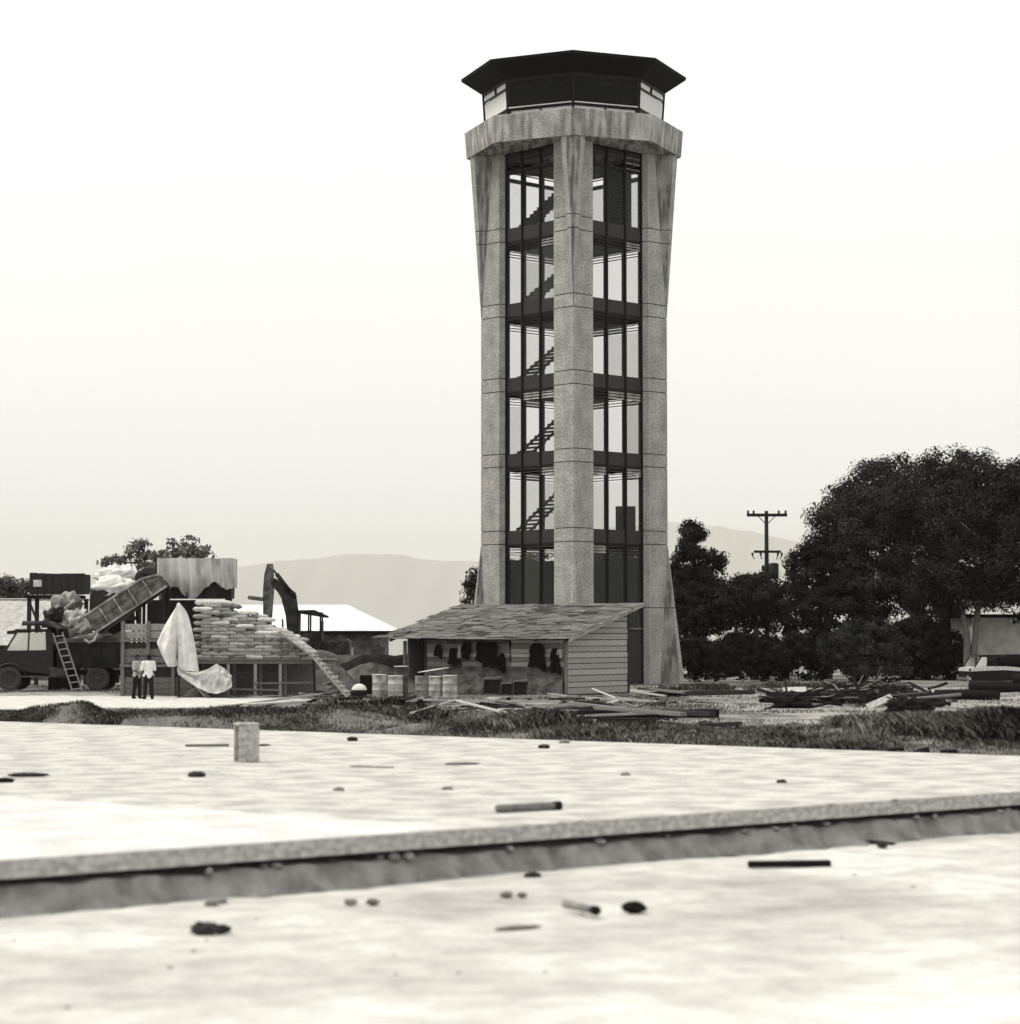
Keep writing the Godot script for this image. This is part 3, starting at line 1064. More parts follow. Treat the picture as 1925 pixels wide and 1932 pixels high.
	for g in list:
		var cs := st(true)
		var pv := []
		for a in 9:
			var now := []
			for b in 9:
				var u := a / 8.0 - 0.5
				var v := b / 8.0
				var wv: float = g[2] * 1.35 * (0.8 + 0.2 * v + 0.3 * nz.get_noise_2d(g[0] * 200.0, v * 90.0) - 0.35 * exp(-v * 14.0)) * u
				var hem: float = 0.3 * nz.get_noise_2d(g[0] * 90.0 + u * 60.0, 7.0)
				now.append(Vector3(wv, g[3] * (1.0 - v) + (hem if b == 8 else 0.0), 0.1 + 0.05 * sin(u * 13.0 + g[0] * 5.0) * (0.3 + v)))
			if a > 0:
				for b in 8:
					quad(cs, pv[b], now[b], now[b + 1], pv[b + 1], Vector3(0, 0, 1))
					quad(cs, pv[b] - Vector3(0, 0, 0.03), now[b] - Vector3(0, 0, 0.03), now[b + 1] - Vector3(0, 0, 0.03), pv[b + 1] - Vector3(0, 0, 0.03), Vector3(0, 0, -1))
			pv = now
		var o := single(done(cs), "hanging_garment", M.cloth_dark if g[4] == 0 else M.shirt_grey, g[5], "clothes", t.transform * at(Vector3(g[0], g[1], 0.02)), "clothes hung along the shed")
	# a rack of sticks and junk at the foot of the wall
	for g in [[-1.75, 0.3, 0.55, "dark bent crate leaning at the foot of the shed wall"], [-3.1, 0.35, 0.7, "dark broken chair frame at the foot of the shed wall"], [-2.4, 0.25, 0.45, "small dark box at the foot of the shed wall"]]:
		var jt := thing("junk_frame", g[3], "junk", t.transform * Vector3(g[0], 0.0, 0.55), turn + 0.3, "junk along the foot of the shed wall")
		box(jt, "panel", Vector3(0, g[1], 0), Vector3(g[2], g[1] * 1.6, 0.06), M.plank_black, 0.01, Basis(Vector3.RIGHT, -0.25))
		for x in [-0.5, 0.5]:
			beam(jt, "leg", Vector3(g[2] * x, 0.0, 0.15), Vector3(g[2] * x, g[1] * 2.4, -0.1), 0.05, 0.05, M.plank_dark)
		beam(jt, "cross_piece", Vector3(-g[2] * 0.6, g[1] * 1.9, 0.0), Vector3(g[2] * 0.6, g[1] * 2.1, 0.0), 0.05, 0.06, M.plank_grey)

# ---------------------------------------------------------------- drums and pots
func make_drums():
	var prof := [Vector2(0, 0.86), Vector2(0.265, 0.86), Vector2(0.268, 0.885), Vector2(0.29, 0.885), Vector2(0.292, 0.86), Vector2(0.285, 0.845), Vector2(0.285, 0.6), Vector2(0.297, 0.585), Vector2(0.285, 0.57), Vector2(0.285, 0.31), Vector2(0.297, 0.295), Vector2(0.285, 0.28), Vector2(0.285, 0.03), Vector2(0.292, 0.0), Vector2(0, 0.0)]
	prof.reverse()
	var mesh := lathemesh(prof, 24)
	var lid := lathemesh([Vector2(0, -0.012), Vector2(0.3, -0.012), Vector2(0.305, 0.0), Vector2(0.3, 0.012), Vector2(0, 0.02)], 24)
	for g in [[716, 90.5, "drum", 1.0, "dull pale steel drum at the left end of the row by the shed"], [746, 89.5, "drum", 0.98, "pale steel drum standing in front of the tall dark drum"], [757, 92.6, "drum_dark", 1.32, "tall dark drum with a pale top behind the front drums"],
			[797, 91.2, "drum_dull", 0.9, "drum under the tilted pale lid"], [823, 90.3, "drum", 0.92, "pale drum in the middle of the three drums by the shed"], [849, 90.0, "drum", 0.98, "pale drum at the right end of the three drums by the shed"]]:
		var p := Wd(g[0], g[1])
		p.y = land(p.x, g[1]) - 0.01
		var t := thing("oil_drum", g[4], "drum", p, rng.randf() * TAU, "oil drums by the shed")
		put(mesh, "drum_body", M[g[2]], t, at(Vector3.ZERO, Basis.from_scale(Vector3(1, g[3], 1))))
		put(lid, "drum_lid", M.metal_light if g[2] != "drum_dull" else M.drum, t, at(Vector3(0, 0.885 * g[3] + 0.013, 0)))
	var big := lathemesh([Vector2(0, -0.015), Vector2(0.62, -0.015), Vector2(0.63, 0.0), Vector2(0.62, 0.015), Vector2(0, 0.03)], 28)
	var lp := Wd(818, 91.0, 1.05)
	single(big, "round_sheet", M.metal_light, "round pale metal sheet lying tilted across two drums", "metal sheet", at(lp, Basis(Vector3.FORWARD, -0.16)))
	var pp := Wd(678, 90.0)
	pp.y = land(pp.x, 90.0)
	var t := thing("cooking_pot", "round dark pot with a pale domed lid beside the dark doorway", "pot", pp)
	put(lathemesh([Vector2(0, 0), Vector2(0.16, 0.01), Vector2(0.27, 0.1), Vector2(0.3, 0.24), Vector2(0.28, 0.33), Vector2(0, 0.33)], 20), "pot_body", M.machine_dark, t)
	put(lathemesh([Vector2(0.3, 0.32), Vector2(0.3, 0.36), Vector2(0.24, 0.48), Vector2(0.12, 0.55), Vector2(0, 0.57)], 20), "pot_lid", M.metal_light, t)
	var dp := Wd(693, 91.5)
	box_thing("dark_crate", "small dark upright crate between the pot and the pale drum", "crate", Vector3(dp.x, 0.42, dp.z), Vector3(0.55, 0.84, 0.5), M.plank_black)
	for g in [[700, 96.5, 2.6, 1.5, 1.15, "soil", "grey earth heap behind the drums"], [720, 101.0, 3.6, 1.2, 1.62, "soil_dark", "long dark earth heap in front of the warehouse"], [610, 95.5, 1.8, 1.3, 1.2, "soil", "earth heap beside the cleated ramp"], [640, 106.0, 4.0, 1.5, 1.9, "soil", "earth bank under the excavator"]]:
		var c := Wd(g[0], g[1])
		heap("earth_heap", g[6], c, g[2], g[3], g[4], M[g[5]])

func box_thing(called: String, label: String, category: String, p: Vector3, size: Vector3, m: Material, turn := 0.0, group := "") -> MeshInstance3D:
	return single(boxmesh(size, 0.012), called, m, label, category, at(p, Basis(Vector3.UP, turn)), group)

func heap(called: String, label: String, c: Vector3, rx: float, rz: float, h: float, m: Material):
	var s := st(true)
	var prev := []
	for a in 41:
		var now := []
		for b in 25:
			var u := (a / 20.0 - 1.0) * 1.6
			var v := (b / 12.0 - 1.0) * 1.6
			var n := nz.get_noise_2d(c.x * 20.0 + u * 45.0, c.z * 20.0 + v * 45.0)
			var y := h * (exp(-(u * u + v * v) * 1.4) * (1.0 + 0.5 * n) - 0.05) + 0.04 * nz.get_noise_2d(u * 200.0, v * 200.0)
			now.append(Vector3(u * rx, y, v * rz))
		if a > 0:
			for b in 24:
				quad(s, prev[b], now[b], now[b + 1], prev[b + 1], Vector3.UP)
		prev = now
	single(done(s), called, m, label, "earth heap", at(c))

# ---------------------------------------------------------------- cement sacks on their platform
func make_sacks():
	var x0 := Wd(363, 91).x
	var x1 := Wd(640, 91).x
	var deck := 1.5
	var t := thing("timber_platform", "raised timber platform on posts that carries the cement sacks", "platform", Vector3(x0, 0, -91.0))
	var w := x1 - x0
	for i in 9:
		var z := -1.9 + i * 0.27
		beam(t, "deck_board", Vector3(-0.05 + rng.randf() * 0.1, deck - 0.03, z), Vector3(w * (0.84 if i < 5 else 1.0) - rng.randf() * 0.2, deck - 0.03, z), 0.25, 0.05, M.plank if i % 2 else M.plank_grey)
	for px in [372, 432, 483, 530]:
		var x := Wd(px, 91).x - x0
		for z in [0.2, -1.8]:
			beam(t, "post", Vector3(x, -0.1, z), Vector3(x, deck - 0.06, z), 0.12, 0.12, M.plank)
	beam(t, "rail", Vector3(0, deck - 0.13, 0.27), Vector3(w * 0.98, deck - 0.13, 0.27), 0.05, 0.14, M.plank_grey)
	beam(t, "rail", Vector3(w * 0.42, 0.52, 0.28), Vector3(w * 0.86, 0.56, 0.28), 0.05, 0.07, M.plank_grey)
	beam(t, "rail", Vector3(w * 0.22, 0.3, 0.3), Vector3(w * 0.6, 0.26, 0.3), 0.05, 0.07, M.plank_grey)
	for i in 6:
		beam(t, "added_back_board", Vector3(0, 0.12 + i * 0.23, -2.05), Vector3(w * 0.8, 0.12 + i * 0.23, -2.05), 0.03, 0.228, M.plank_grey)  # added to close the back and darken the space under the deck
		beam(t, "side_board", Vector3(0.0, 0.12 + i * 0.23, -2.0), Vector3(0.0, 0.12 + i * 0.23, 0.1), 0.03, 0.228, M.plank_grey)  # added too, closing the left side against the light
	# a sack: a pillow with pinched ends, three kinds of slump
	var kinds := []
	for v in 4:
		var s := st(true)
		var prev := []
		for a in 13:
			var now := []
			var u := a / 6.0 - 1.0
			for b in 12:
				var ph := TAU * b / 12.0
				var k := pow(maxf(1.0 - pow(absf(u), 5.0), 0.0), 0.5)
				var cy := sin(ph)
				var cz := cos(ph)
				var y := signf(cy) * pow(absf(cy), 0.75) * (0.092 * pow(k, 0.6) + 0.02)
				var z := signf(cz) * pow(absf(cz), 0.6) * 0.23 * (0.86 + 0.14 * k)
				y += 0.045 * nz.get_noise_3d(u * 90.0 + v * 300.0, z * 300.0, y * 100.0) - 0.012 * u * u * (v % 2)
				now.append(Vector3(u * 0.372, y, z))
			if a > 0:
				for b in 12:
					var c: Vector3 = (prev[b] + now[(b + 1) % 12]) * 0.5
					quad(s, prev[b], prev[(b + 1) % 12], now[(b + 1) % 12], now[b], Vector3(0, c.y, c.z))
			else:
				pass
			prev = now
		kinds.append(done(s))
	var rows := [[15, 11, 10, 8, 8, 7], [17, 17, 14, 12, 9, 7], [17, 17, 14, 13, 9, 0]]
	for j in 3:
		for i in 6:
			for r in rows[j][i]:
				if j == 2 and r < rows[1][i] - 3:
					continue
				var top: bool = r == rows[j][i] - 1  # top sacks get a paler colour: light on the upper rows painted in
				var p := Vector3(x0 + 0.4 + i * 0.7 + rng.randf_range(-0.03, 0.03) + (0.32 if r % 2 else 0.0), deck + 0.06 + r * 0.136 + rng.randf_range(-0.006, 0.006), -91.0 - 0.1 - j * 0.5 + rng.randf_range(-0.03, 0.05))
				var b := Basis(Vector3.UP, rng.randf_range(-0.07, 0.07)) * Basis(Vector3.BACK, rng.randf_range(-0.03, 0.03))
				b = b.scaled_local(Vector3(rng.randf_range(0.94, 1.06), rng.randf_range(0.76, 0.95), rng.randf_range(0.95, 1.1)))
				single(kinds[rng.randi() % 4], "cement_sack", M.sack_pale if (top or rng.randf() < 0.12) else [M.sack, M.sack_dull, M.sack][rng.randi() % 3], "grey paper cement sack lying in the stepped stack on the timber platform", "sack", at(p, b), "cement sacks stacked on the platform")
	# cleated ramp down to the ground
	var ra := Wd(528, 90.6, 2.5)
	ra.y = Yh(1190, 90.6)
	var rm := Wd(592, 90.0)
	rm.y = Yh(1237, 90.0)
	var rb := Wd(658, 88.6)
	rb.y = 0.08
	t = thing("cleated_ramp", "steep timber ramp with nailed cleats leading up to the sacks", "ramp", ra)
	var run := [Vector3.ZERO, rm - ra, rb - ra]
	for k in 2:
		for z in [-0.28, 0.28]:
			beam(t, "stringer", run[k] + Vector3(0, 0, z), run[k + 1] + Vector3(0, 0, z), 0.1, 0.16, M.plank)
		var n := 6 if k == 0 else 9
		for q in n:
			var c: Vector3 = run[k].lerp(run[k + 1], (q + 0.5) / n) + Vector3(0, 0.1, 0)
			var bs := along(run[k], run[k + 1]).basis
			if k == 1:
				bs = Basis(Vector3.BACK, 0.1)
			put(boxmesh(Vector3(0.26 if k == 0 else 0.17, 0.05, 0.8), 0.006), "cleat", M.plank_pale if (q + k) % 3 else M.timber_light, t, at(c, bs))
	beam(t, "prop", Vector3(rm.x - ra.x, -ra.y, 0.0), rm - ra - Vector3(0, 0.1, 0), 0.1, 0.1, M.plank_dark)
	# timber offcuts under the ramp
	for q in 16:
		var c := Wd(rng.randf_range(575, 645), rng.randf_range(89.5, 91.5), 0.1 + 0.05 * q * rng.randf())
		var a := rng.randf_range(-0.5, 0.5)
		var l := rng.randf_range(0.4, 1.1)
		single(boxmesh(Vector3(l, 0.06, 0.16), 0.006), "timber_offcut", [M.plank, M.plank_grey, M.plank_dark, M.plank_pale][q % 4], "short timber offcut in the heap below the cleated ramp", "timber", at(c, Basis(Vector3.UP, rng.randf() * TAU) * Basis(Vector3.BACK, a * 0.6)), "offcuts below the ramp")

# ---------------------------------------------------------------- the mixing plant and its tarpaulins
func make_plant():
	# aggregate bin of boards between posts
	var xa := Wd(228, 92).x
	var xb := Wd(372, 92).x
	var t := thing("aggregate_bin", "board-walled aggregate bin behind the two standing men", "bin", Vector3(xa, 0, -92.5))
	var w := xb - xa
	for k in 4:
		beam(t, "post", Vector3(w * k / 3.0, -0.1, 0.1), Vector3(w * k / 3.0, 3.0 if k < 3 else 1.9, 0.1), 0.14, 0.14, M.plank_grey)
	var hs := [[0.02, 0.24, "plank_grey"], [0.26, 0.24, "plank_grey"], [0.5, 0.24, "plank_grey"], [0.74, 0.24, "plank_dark"], [0.98, 0.2, "plank_dark"], [1.3, 0.28, "plank_grey"], [1.6, 0.28, "plank_grey"], [1.9, 0.24, "plank_dark"], [2.3, 0.3, "plank"], [2.62, 0.28, "plank"]]
	for h in hs:
		for k in 3:
			if k == 2 and h[0] > 1.8:
				continue
			beam(t, "side_board", Vector3(w * k / 3.0 + 0.02, h[0] + h[1] * 0.5, rng.randf() * 0.02), Vector3(w * (k + 1) / 3.0 - 0.02, h[0] + h[1] * 0.5, 0), 0.04, h[1] - 0.015, M[h[2]])
	box(t, "fill", Vector3(w * 0.5, 1.0, -0.9), Vector3(w - 0.1, 1.9, 1.6), M.soil, 0.2)
	for e in [[M.plank_grey, 1.2], [M.plank_grey, 2.22]]:
		beam(t, "waling", Vector3(-0.1, e[1], 0.2), Vector3(w * 0.7, e[1], 0.2), 0.08, 0.1, e[0])
	# sloping board over a dark void at the right end
	var p0 := Wd(322, 90.8)
	p0.y = Yh(1238, 90.8)
	var p1 := Wd(392, 88.8)
	p1.y = 0.04
	single(boxmesh(Vector3((p1 - p0).length(), 0.07, 0.22), 0.006), "raking_prop", M.plank, "long raking board leaning against the aggregate bin", "board", along(p0, p1))

	# loading skip: a ribbed tray raised at a slant
	var a := P(180, 1194, 99.6)
	var b := P(315, 1106, 99.6)
	var u := (b - a).normalized()
	var len := (b - a).length()
	var n := Vector3(-u.y, u.x, 0).normalized()
	t = thing("loading_skip", "slanted ribbed steel loading skip raised over the truck", "skip", a)
	t.basis = Basis(u, n, Vector3(0, 0, 1))
	var hh := 0.88
	for z in [0.0, -1.3]:
		var o := prismmesh([Vector2(0, 0), Vector2(len, 0), Vector2(len - 0.1, hh * 0.72), Vector2(len * 0.8, hh), Vector2(0.05, hh)], z - 0.02, z + 0.02)
		put(o, "side_plate", M.steel_mid, t)
		for q in [[Vector3(-0.1, 0, 0), Vector3(len, 0, 0)], [Vector3(0.0, hh, 0), Vector3(len * 0.8, hh, 0)], [Vector3(len * 0.8, hh, 0), Vector3(len, hh * 0.7, 0)]]:
			beam(t, "rim", q[0] + Vector3(0, 0, z + 0.05), q[1] + Vector3(0, 0, z + 0.05), 0.09, 0.085, M.steel_pale)
		for f in [0.2, 0.4, 0.6, 0.8]:
			beam(t, "rib", Vector3(len * f, 0.05, z + 0.05), Vector3(len * f, hh - 0.05, z + 0.05), 0.07, 0.07, M.steel_pale, 0.006, Vector3.RIGHT)
		beam(t, "waist_rail", Vector3(0.1, hh * 0.52, z + 0.04), Vector3(len * 0.95, hh * 0.52, z + 0.04), 0.04, 0.03, M.steel_mid)
	for f in [0.62, 0.95]:
		for z in [-0.1, -1.2]:
			var foot := t.basis.inverse() * (Vector3(a.x + u.x * len * f, -0.1, a.z + z) - a)
			beam(t, "leg", Vector3(len * f, 0, z), foot, 0.12, 0.12, M.machine_dark)
	put(boxmesh(Vector3(len, 0.04, 1.3), 0.0), "tray", M.machine_dark, t, at(Vector3(len * 0.5, 0.0, -0.65)))
	# curved lip at the low end
	var lip := st(true)
	tube(lip, [Vector3(-0.55, 0.02, 0.05), Vector3(-0.45, -0.22, 0.05), Vector3(-0.2, -0.26, 0.05), Vector3(0.1, -0.05, 0.05)], [0.06, 0.06, 0.06, 0.05], 8)
	put(done(lip), "lip", M.steel_pale, t)
	# the dark legs and drum of the mixer under and behind the skip
	var c := P(225, 1112, 104.0)
	t = thing("concrete_mixer", "dark concrete mixer drum with a pale rounded hood behind the skip", "mixer", Vector3(c.x, 0, c.z))
	var axis := Basis(Vector3.BACK, 0.5)
	put(lathemesh([Vector2(0, -1.25), Vector2(0.55, -1.2), Vector2(0.95, -0.5), Vector2(0.98, 0.25), Vector2(0.55, 1.0), Vector2(0.5, 1.1), Vector2(0.3, 1.1)], 28), "drum", M.machine_dark, t, at(Vector3(-0.35, c.y - 0.75, 0), axis))
	put(lathemesh([Vector2(1.02, -0.1), Vector2(1.05, 0.0), Vector2(1.02, 0.1)], 28), "drum_ring", M.steel_mid, t, at(Vector3(-0.35, c.y - 0.75, 0), axis))
	put(blob(0.85, 77, 0.5, true), "hood", M.tarp, t, Transform3D(Basis.from_scale(Vector3(1.2, 0.62, 0.8)), Vector3(-0.1, c.y + 0.02, 0.2)))
	put(blob(0.6, 78, 0.6, true), "hood", M.tarp, t, Transform3D(Basis.from_scale(Vector3(1.5, 0.7, 0.8)), Vector3(-0.2, c.y + 0.62, -0.6)))
	for z in [-0.7, 0.7]:
		for x in [-1.1, 1.0]:
			beam(t, "leg", Vector3(x, -0.1, z), Vector3(x * 0.7, c.y - 0.7, z), 0.14, 0.14, M.machine_dark)
		beam(t, "cross_beam", Vector3(-1.0, c.y - 1.5, z), Vector3(0.9, c.y - 1.3, z), 0.12, 0.16, M.machine)
	put(boxmesh(Vector3(1.3, 0.55, 0.9), 0.04), "engine_box", M.machine, t, at(Vector3(1.75, c.y + 0.72, -0.3)))
	put(blob(0.3, 5, 0.4), "engine_pulley", M.machine_dark, t, at(Vector3(1.05, c.y + 0.55, 0.25)))
	put(blob(0.42, 6, 0.7, true), "spill", M.tarp_heap, t, at(Vector3(-1.5, 2.75, 0.4), Basis.from_scale(Vector3(1.1, 0.6, 0.8))))
	put(boxmesh(Vector3(2.6, 2.6, 0.1), 0.0), "shade_screen", M.plank_dark, t, at(Vector3(2.5, 2.75, -0.6)))  # dark panel added to stand for the shade behind the skip
	# the hopper under its stained canvas
	var ha := P(297, 1053, 102)
	var hb := P(441, 1053, 102)
	t = thing("canvas_covered_hopper", "square hopper wrapped in pale stained canvas above the stacked sacks", "hopper", Vector3(ha.x, 0, ha.z))
	var hw := hb.x - ha.x
	var s := st(true)
	var prev := []
	for i in 81:
		var now := []
		var f := i / 80.0
		for k in 17:
			var v := k / 16.0
			# round three sides of the box
			var x := clampf((f - 0.18) / 0.64, 0.0, 1.0) * hw
			var z := 0.0
			if f < 0.18:
				z = -(0.18 - f) / 0.18 * 1.4
			elif f > 0.82:
				z = -(f - 0.82) / 0.18 * 1.4
			var low := Yh(1108, 102) + 0.22 * nz.get_noise_1d(f * 260.0) + 0.06 * nz.get_noise_1d(f * 900.0) - 0.5 * exp(-pow((f - 0.46) / 0.1, 2.0)) + 0.25 * exp(-pow((f - 0.66) / 0.06, 2.0))
			var fold := (0.07 * sin(f * 70.0) + 0.06 * nz.get_noise_1d(f * 900.0)) * (0.3 + v)
			now.append(Vector3(x, lerpf(ha.y + 0.04 * nz.get_noise_1d(f * 900.0), low, v), z + fold))
		if i > 0:
			for k in 16:
				quad(s, prev[k], now[k], now[k + 1], prev[k + 1], Vector3(0, 0, 1))
		prev = now
	put(done(s), "canvas", M.tarp_dirty, t)
	put(boxmesh(Vector3(hw - 0.1, 0.05, 1.35), 0.02), "hopper_lid", M.tarp_dirty, t, at(Vector3(hw * 0.5, ha.y - 0.06, -0.72)))
	put(boxmesh(Vector3(hw - 0.2, 1.2, 1.2), 0.02), "hopper_box", M.machine_dark, t, at(Vector3(hw * 0.5, ha.y - 0.95, -0.75)))
	put(boxmesh(Vector3(hw * 0.9, 0.3, 1.2), 0.02), "hopper_base", M.machine_dark, t, at(Vector3(hw * 0.52, ha.y - 1.65, -0.7)))
	for x in [0.3, hw - 0.3]:
		for z in [-0.2, -1.3]:
			beam(t, "leg", Vector3(x, -0.1, z), Vector3(x, ha.y - 1.5, z), 0.16, 0.16, M.machine_dark)
	# the white tarpaulin hung like a tent from a pole
	var top := P(338, 1137, 89.4)
	t = thing("hung_tarpaulin", "white tarpaulin hung in two long lobes beside the sacks", "tarpaulin", Vector3(top.x, 0, top.z))
	var hl := top.y
	for lobe in [[-1, 1.3], [1, 1.05]]:
		s = st(true)
		prev = []
		for i in 33:
			var now := []
			var f := i / 16.0 - 1.0
			for k in 33:
				var v := k / 32.0
				# the two edges of this lobe as it falls
				var outer := lerpf(0.05, 1.06, pow(v, 0.78)) if v < 0.76 else lerpf(0.865, 0.66, (v - 0.76) / 0.24)
				var inner := -0.1 + 0.2 * smoothstep(0.15, 1.0, v)
				if lobe[0] > 0:
					outer = lerpf(0.14, 0.8, pow(v, 0.55))
					inner = -0.12 + 0.1 * smoothstep(0.2, 0.9, v)
				var mid := (outer + inner) * 0.5
				var half := (outer - inner) * 0.5
				var x: float = (mid + half * f) * lobe[0]
				var round_ := sqrt(maxf(1.0 - f * f * 0.98, 0.0))
				var z := round_ * (0.14 + half * 0.95) - 0.1 + 0.05 * sin(f * 7.0 + v * 3.0) * v + 0.05 * nz.get_noise_2d(f * 60.0 + lobe[0] * 90.0, v * 90.0)
				var y: float = lerpf(hl - 0.2 * f * f * (1.0 - v), lobe[1] + (0.45 * smoothstep(-0.2, 1.0, f) - 0.1 if lobe[0] < 0 else -0.05 * f), v)
				now.append(Vector3(x, y, z))
			if i > 0:
				for k in 32:
					quad(s, prev[k], now[k], now[k + 1], prev[k + 1], Vector3(0, 0, 1))
			prev = now
		put(done(s), "cloth_lobe", M.tarp, t)
	pole(t, "pole", [Vector3(0, -0.1, -0.12), Vector3(0, hl + 0.02, -0.02)], [0.05, 0.045], M.plank_dark)
	# the rest of it heaped on the ground
	var edge := [[336, 1256, 1272], [352, 1267, 1284], [372, 1269, 1297], [393, 1262, 1307], [409, 1252, 1309], [424, 1261, 1305], [438, 1275, 1296]]
	var g0 := Wd(390, 89.0)
	s = st(true)
	prev = []
	for i in 61:
		var f := i / 60.0 * (edge.size() - 1)
		var e0: Array = edge[min(int(f), edge.size() - 2)]
		var e1: Array = edge[min(int(f) + 1, edge.size() - 1)]
		var w0: float = f - min(int(f), edge.size() - 2)
		var px := lerpf(e0[0], e1[0], w0)
		var hi := P(px, lerpf(e0[1], e1[1], w0), 90.0) - g0
		var lo := P(px, lerpf(e0[2], e1[2], w0), 88.5) - g0
		lo.y = max(lo.y, 0.03)
		var now := []
		for k in 25:
			var v := k / 24.0
			var q := hi.lerp(lo, v)
			var fold := 1.0 - absf(nz.get_noise_2d(f * 26.0 + v * 22.0, v * 20.0 - f * 9.0)) * 2.6
			q += Vector3(0, 0.05, 0.2) * (sin(v * PI) * (0.7 + 0.9 * fold))
			now.append(q)
		now.push_front(hi + Vector3(0, -0.35, -0.5))
		if i > 0:
			for k in 25:
				quad(s, prev[k], now[k], now[k + 1], prev[k + 1], Vector3(0, 1, 1))
		prev = now
	single(done(s), "tarpaulin_heap", M.tarp_heap, "crumpled pale tarpaulin spread at the foot of the sack platform", "tarpaulin", at(g0))
	heap("earth_heap", "earth heap under the crumpled pale tarpaulin", Wd(392, 89.9), 0.8, 0.45, 0.75, M.soil)

# ---------------------------------------------------------------- dump truck, ladder, tank stand
func wheel(parent: Node, p: Vector3, r: float, w: float, tyre: Material, rim: Material):
	var n := Node3D.new()
	n.name = "wheel"
	parent.add_child(n, true)
	n.transform = at(p, Basis(Vector3.RIGHT, PI / 2.0))
	put(lathemesh([Vector2(r * 0.56, -w * 0.5), Vector2(r * 0.86, -w * 0.5), Vector2(r * 0.98, -w * 0.36), Vector2(r, 0), Vector2(r * 0.98, w * 0.36), Vector2(r * 0.86, w * 0.5), Vector2(r * 0.56, w * 0.5), Vector2(r * 0.54, w * 0.2)], 28), "tyre", tyre, n)
	put(lathemesh([Vector2(0, -w * 0.2), Vector2(r * 0.58, -w * 0.2), Vector2(r * 0.58, w * 0.3), Vector2(r * 0.5, w * 0.42), Vector2(r * 0.3, w * 0.1), Vector2(r * 0.16, w * 0.32), Vector2(0, w * 0.32)], 24), "rim", rim, n)

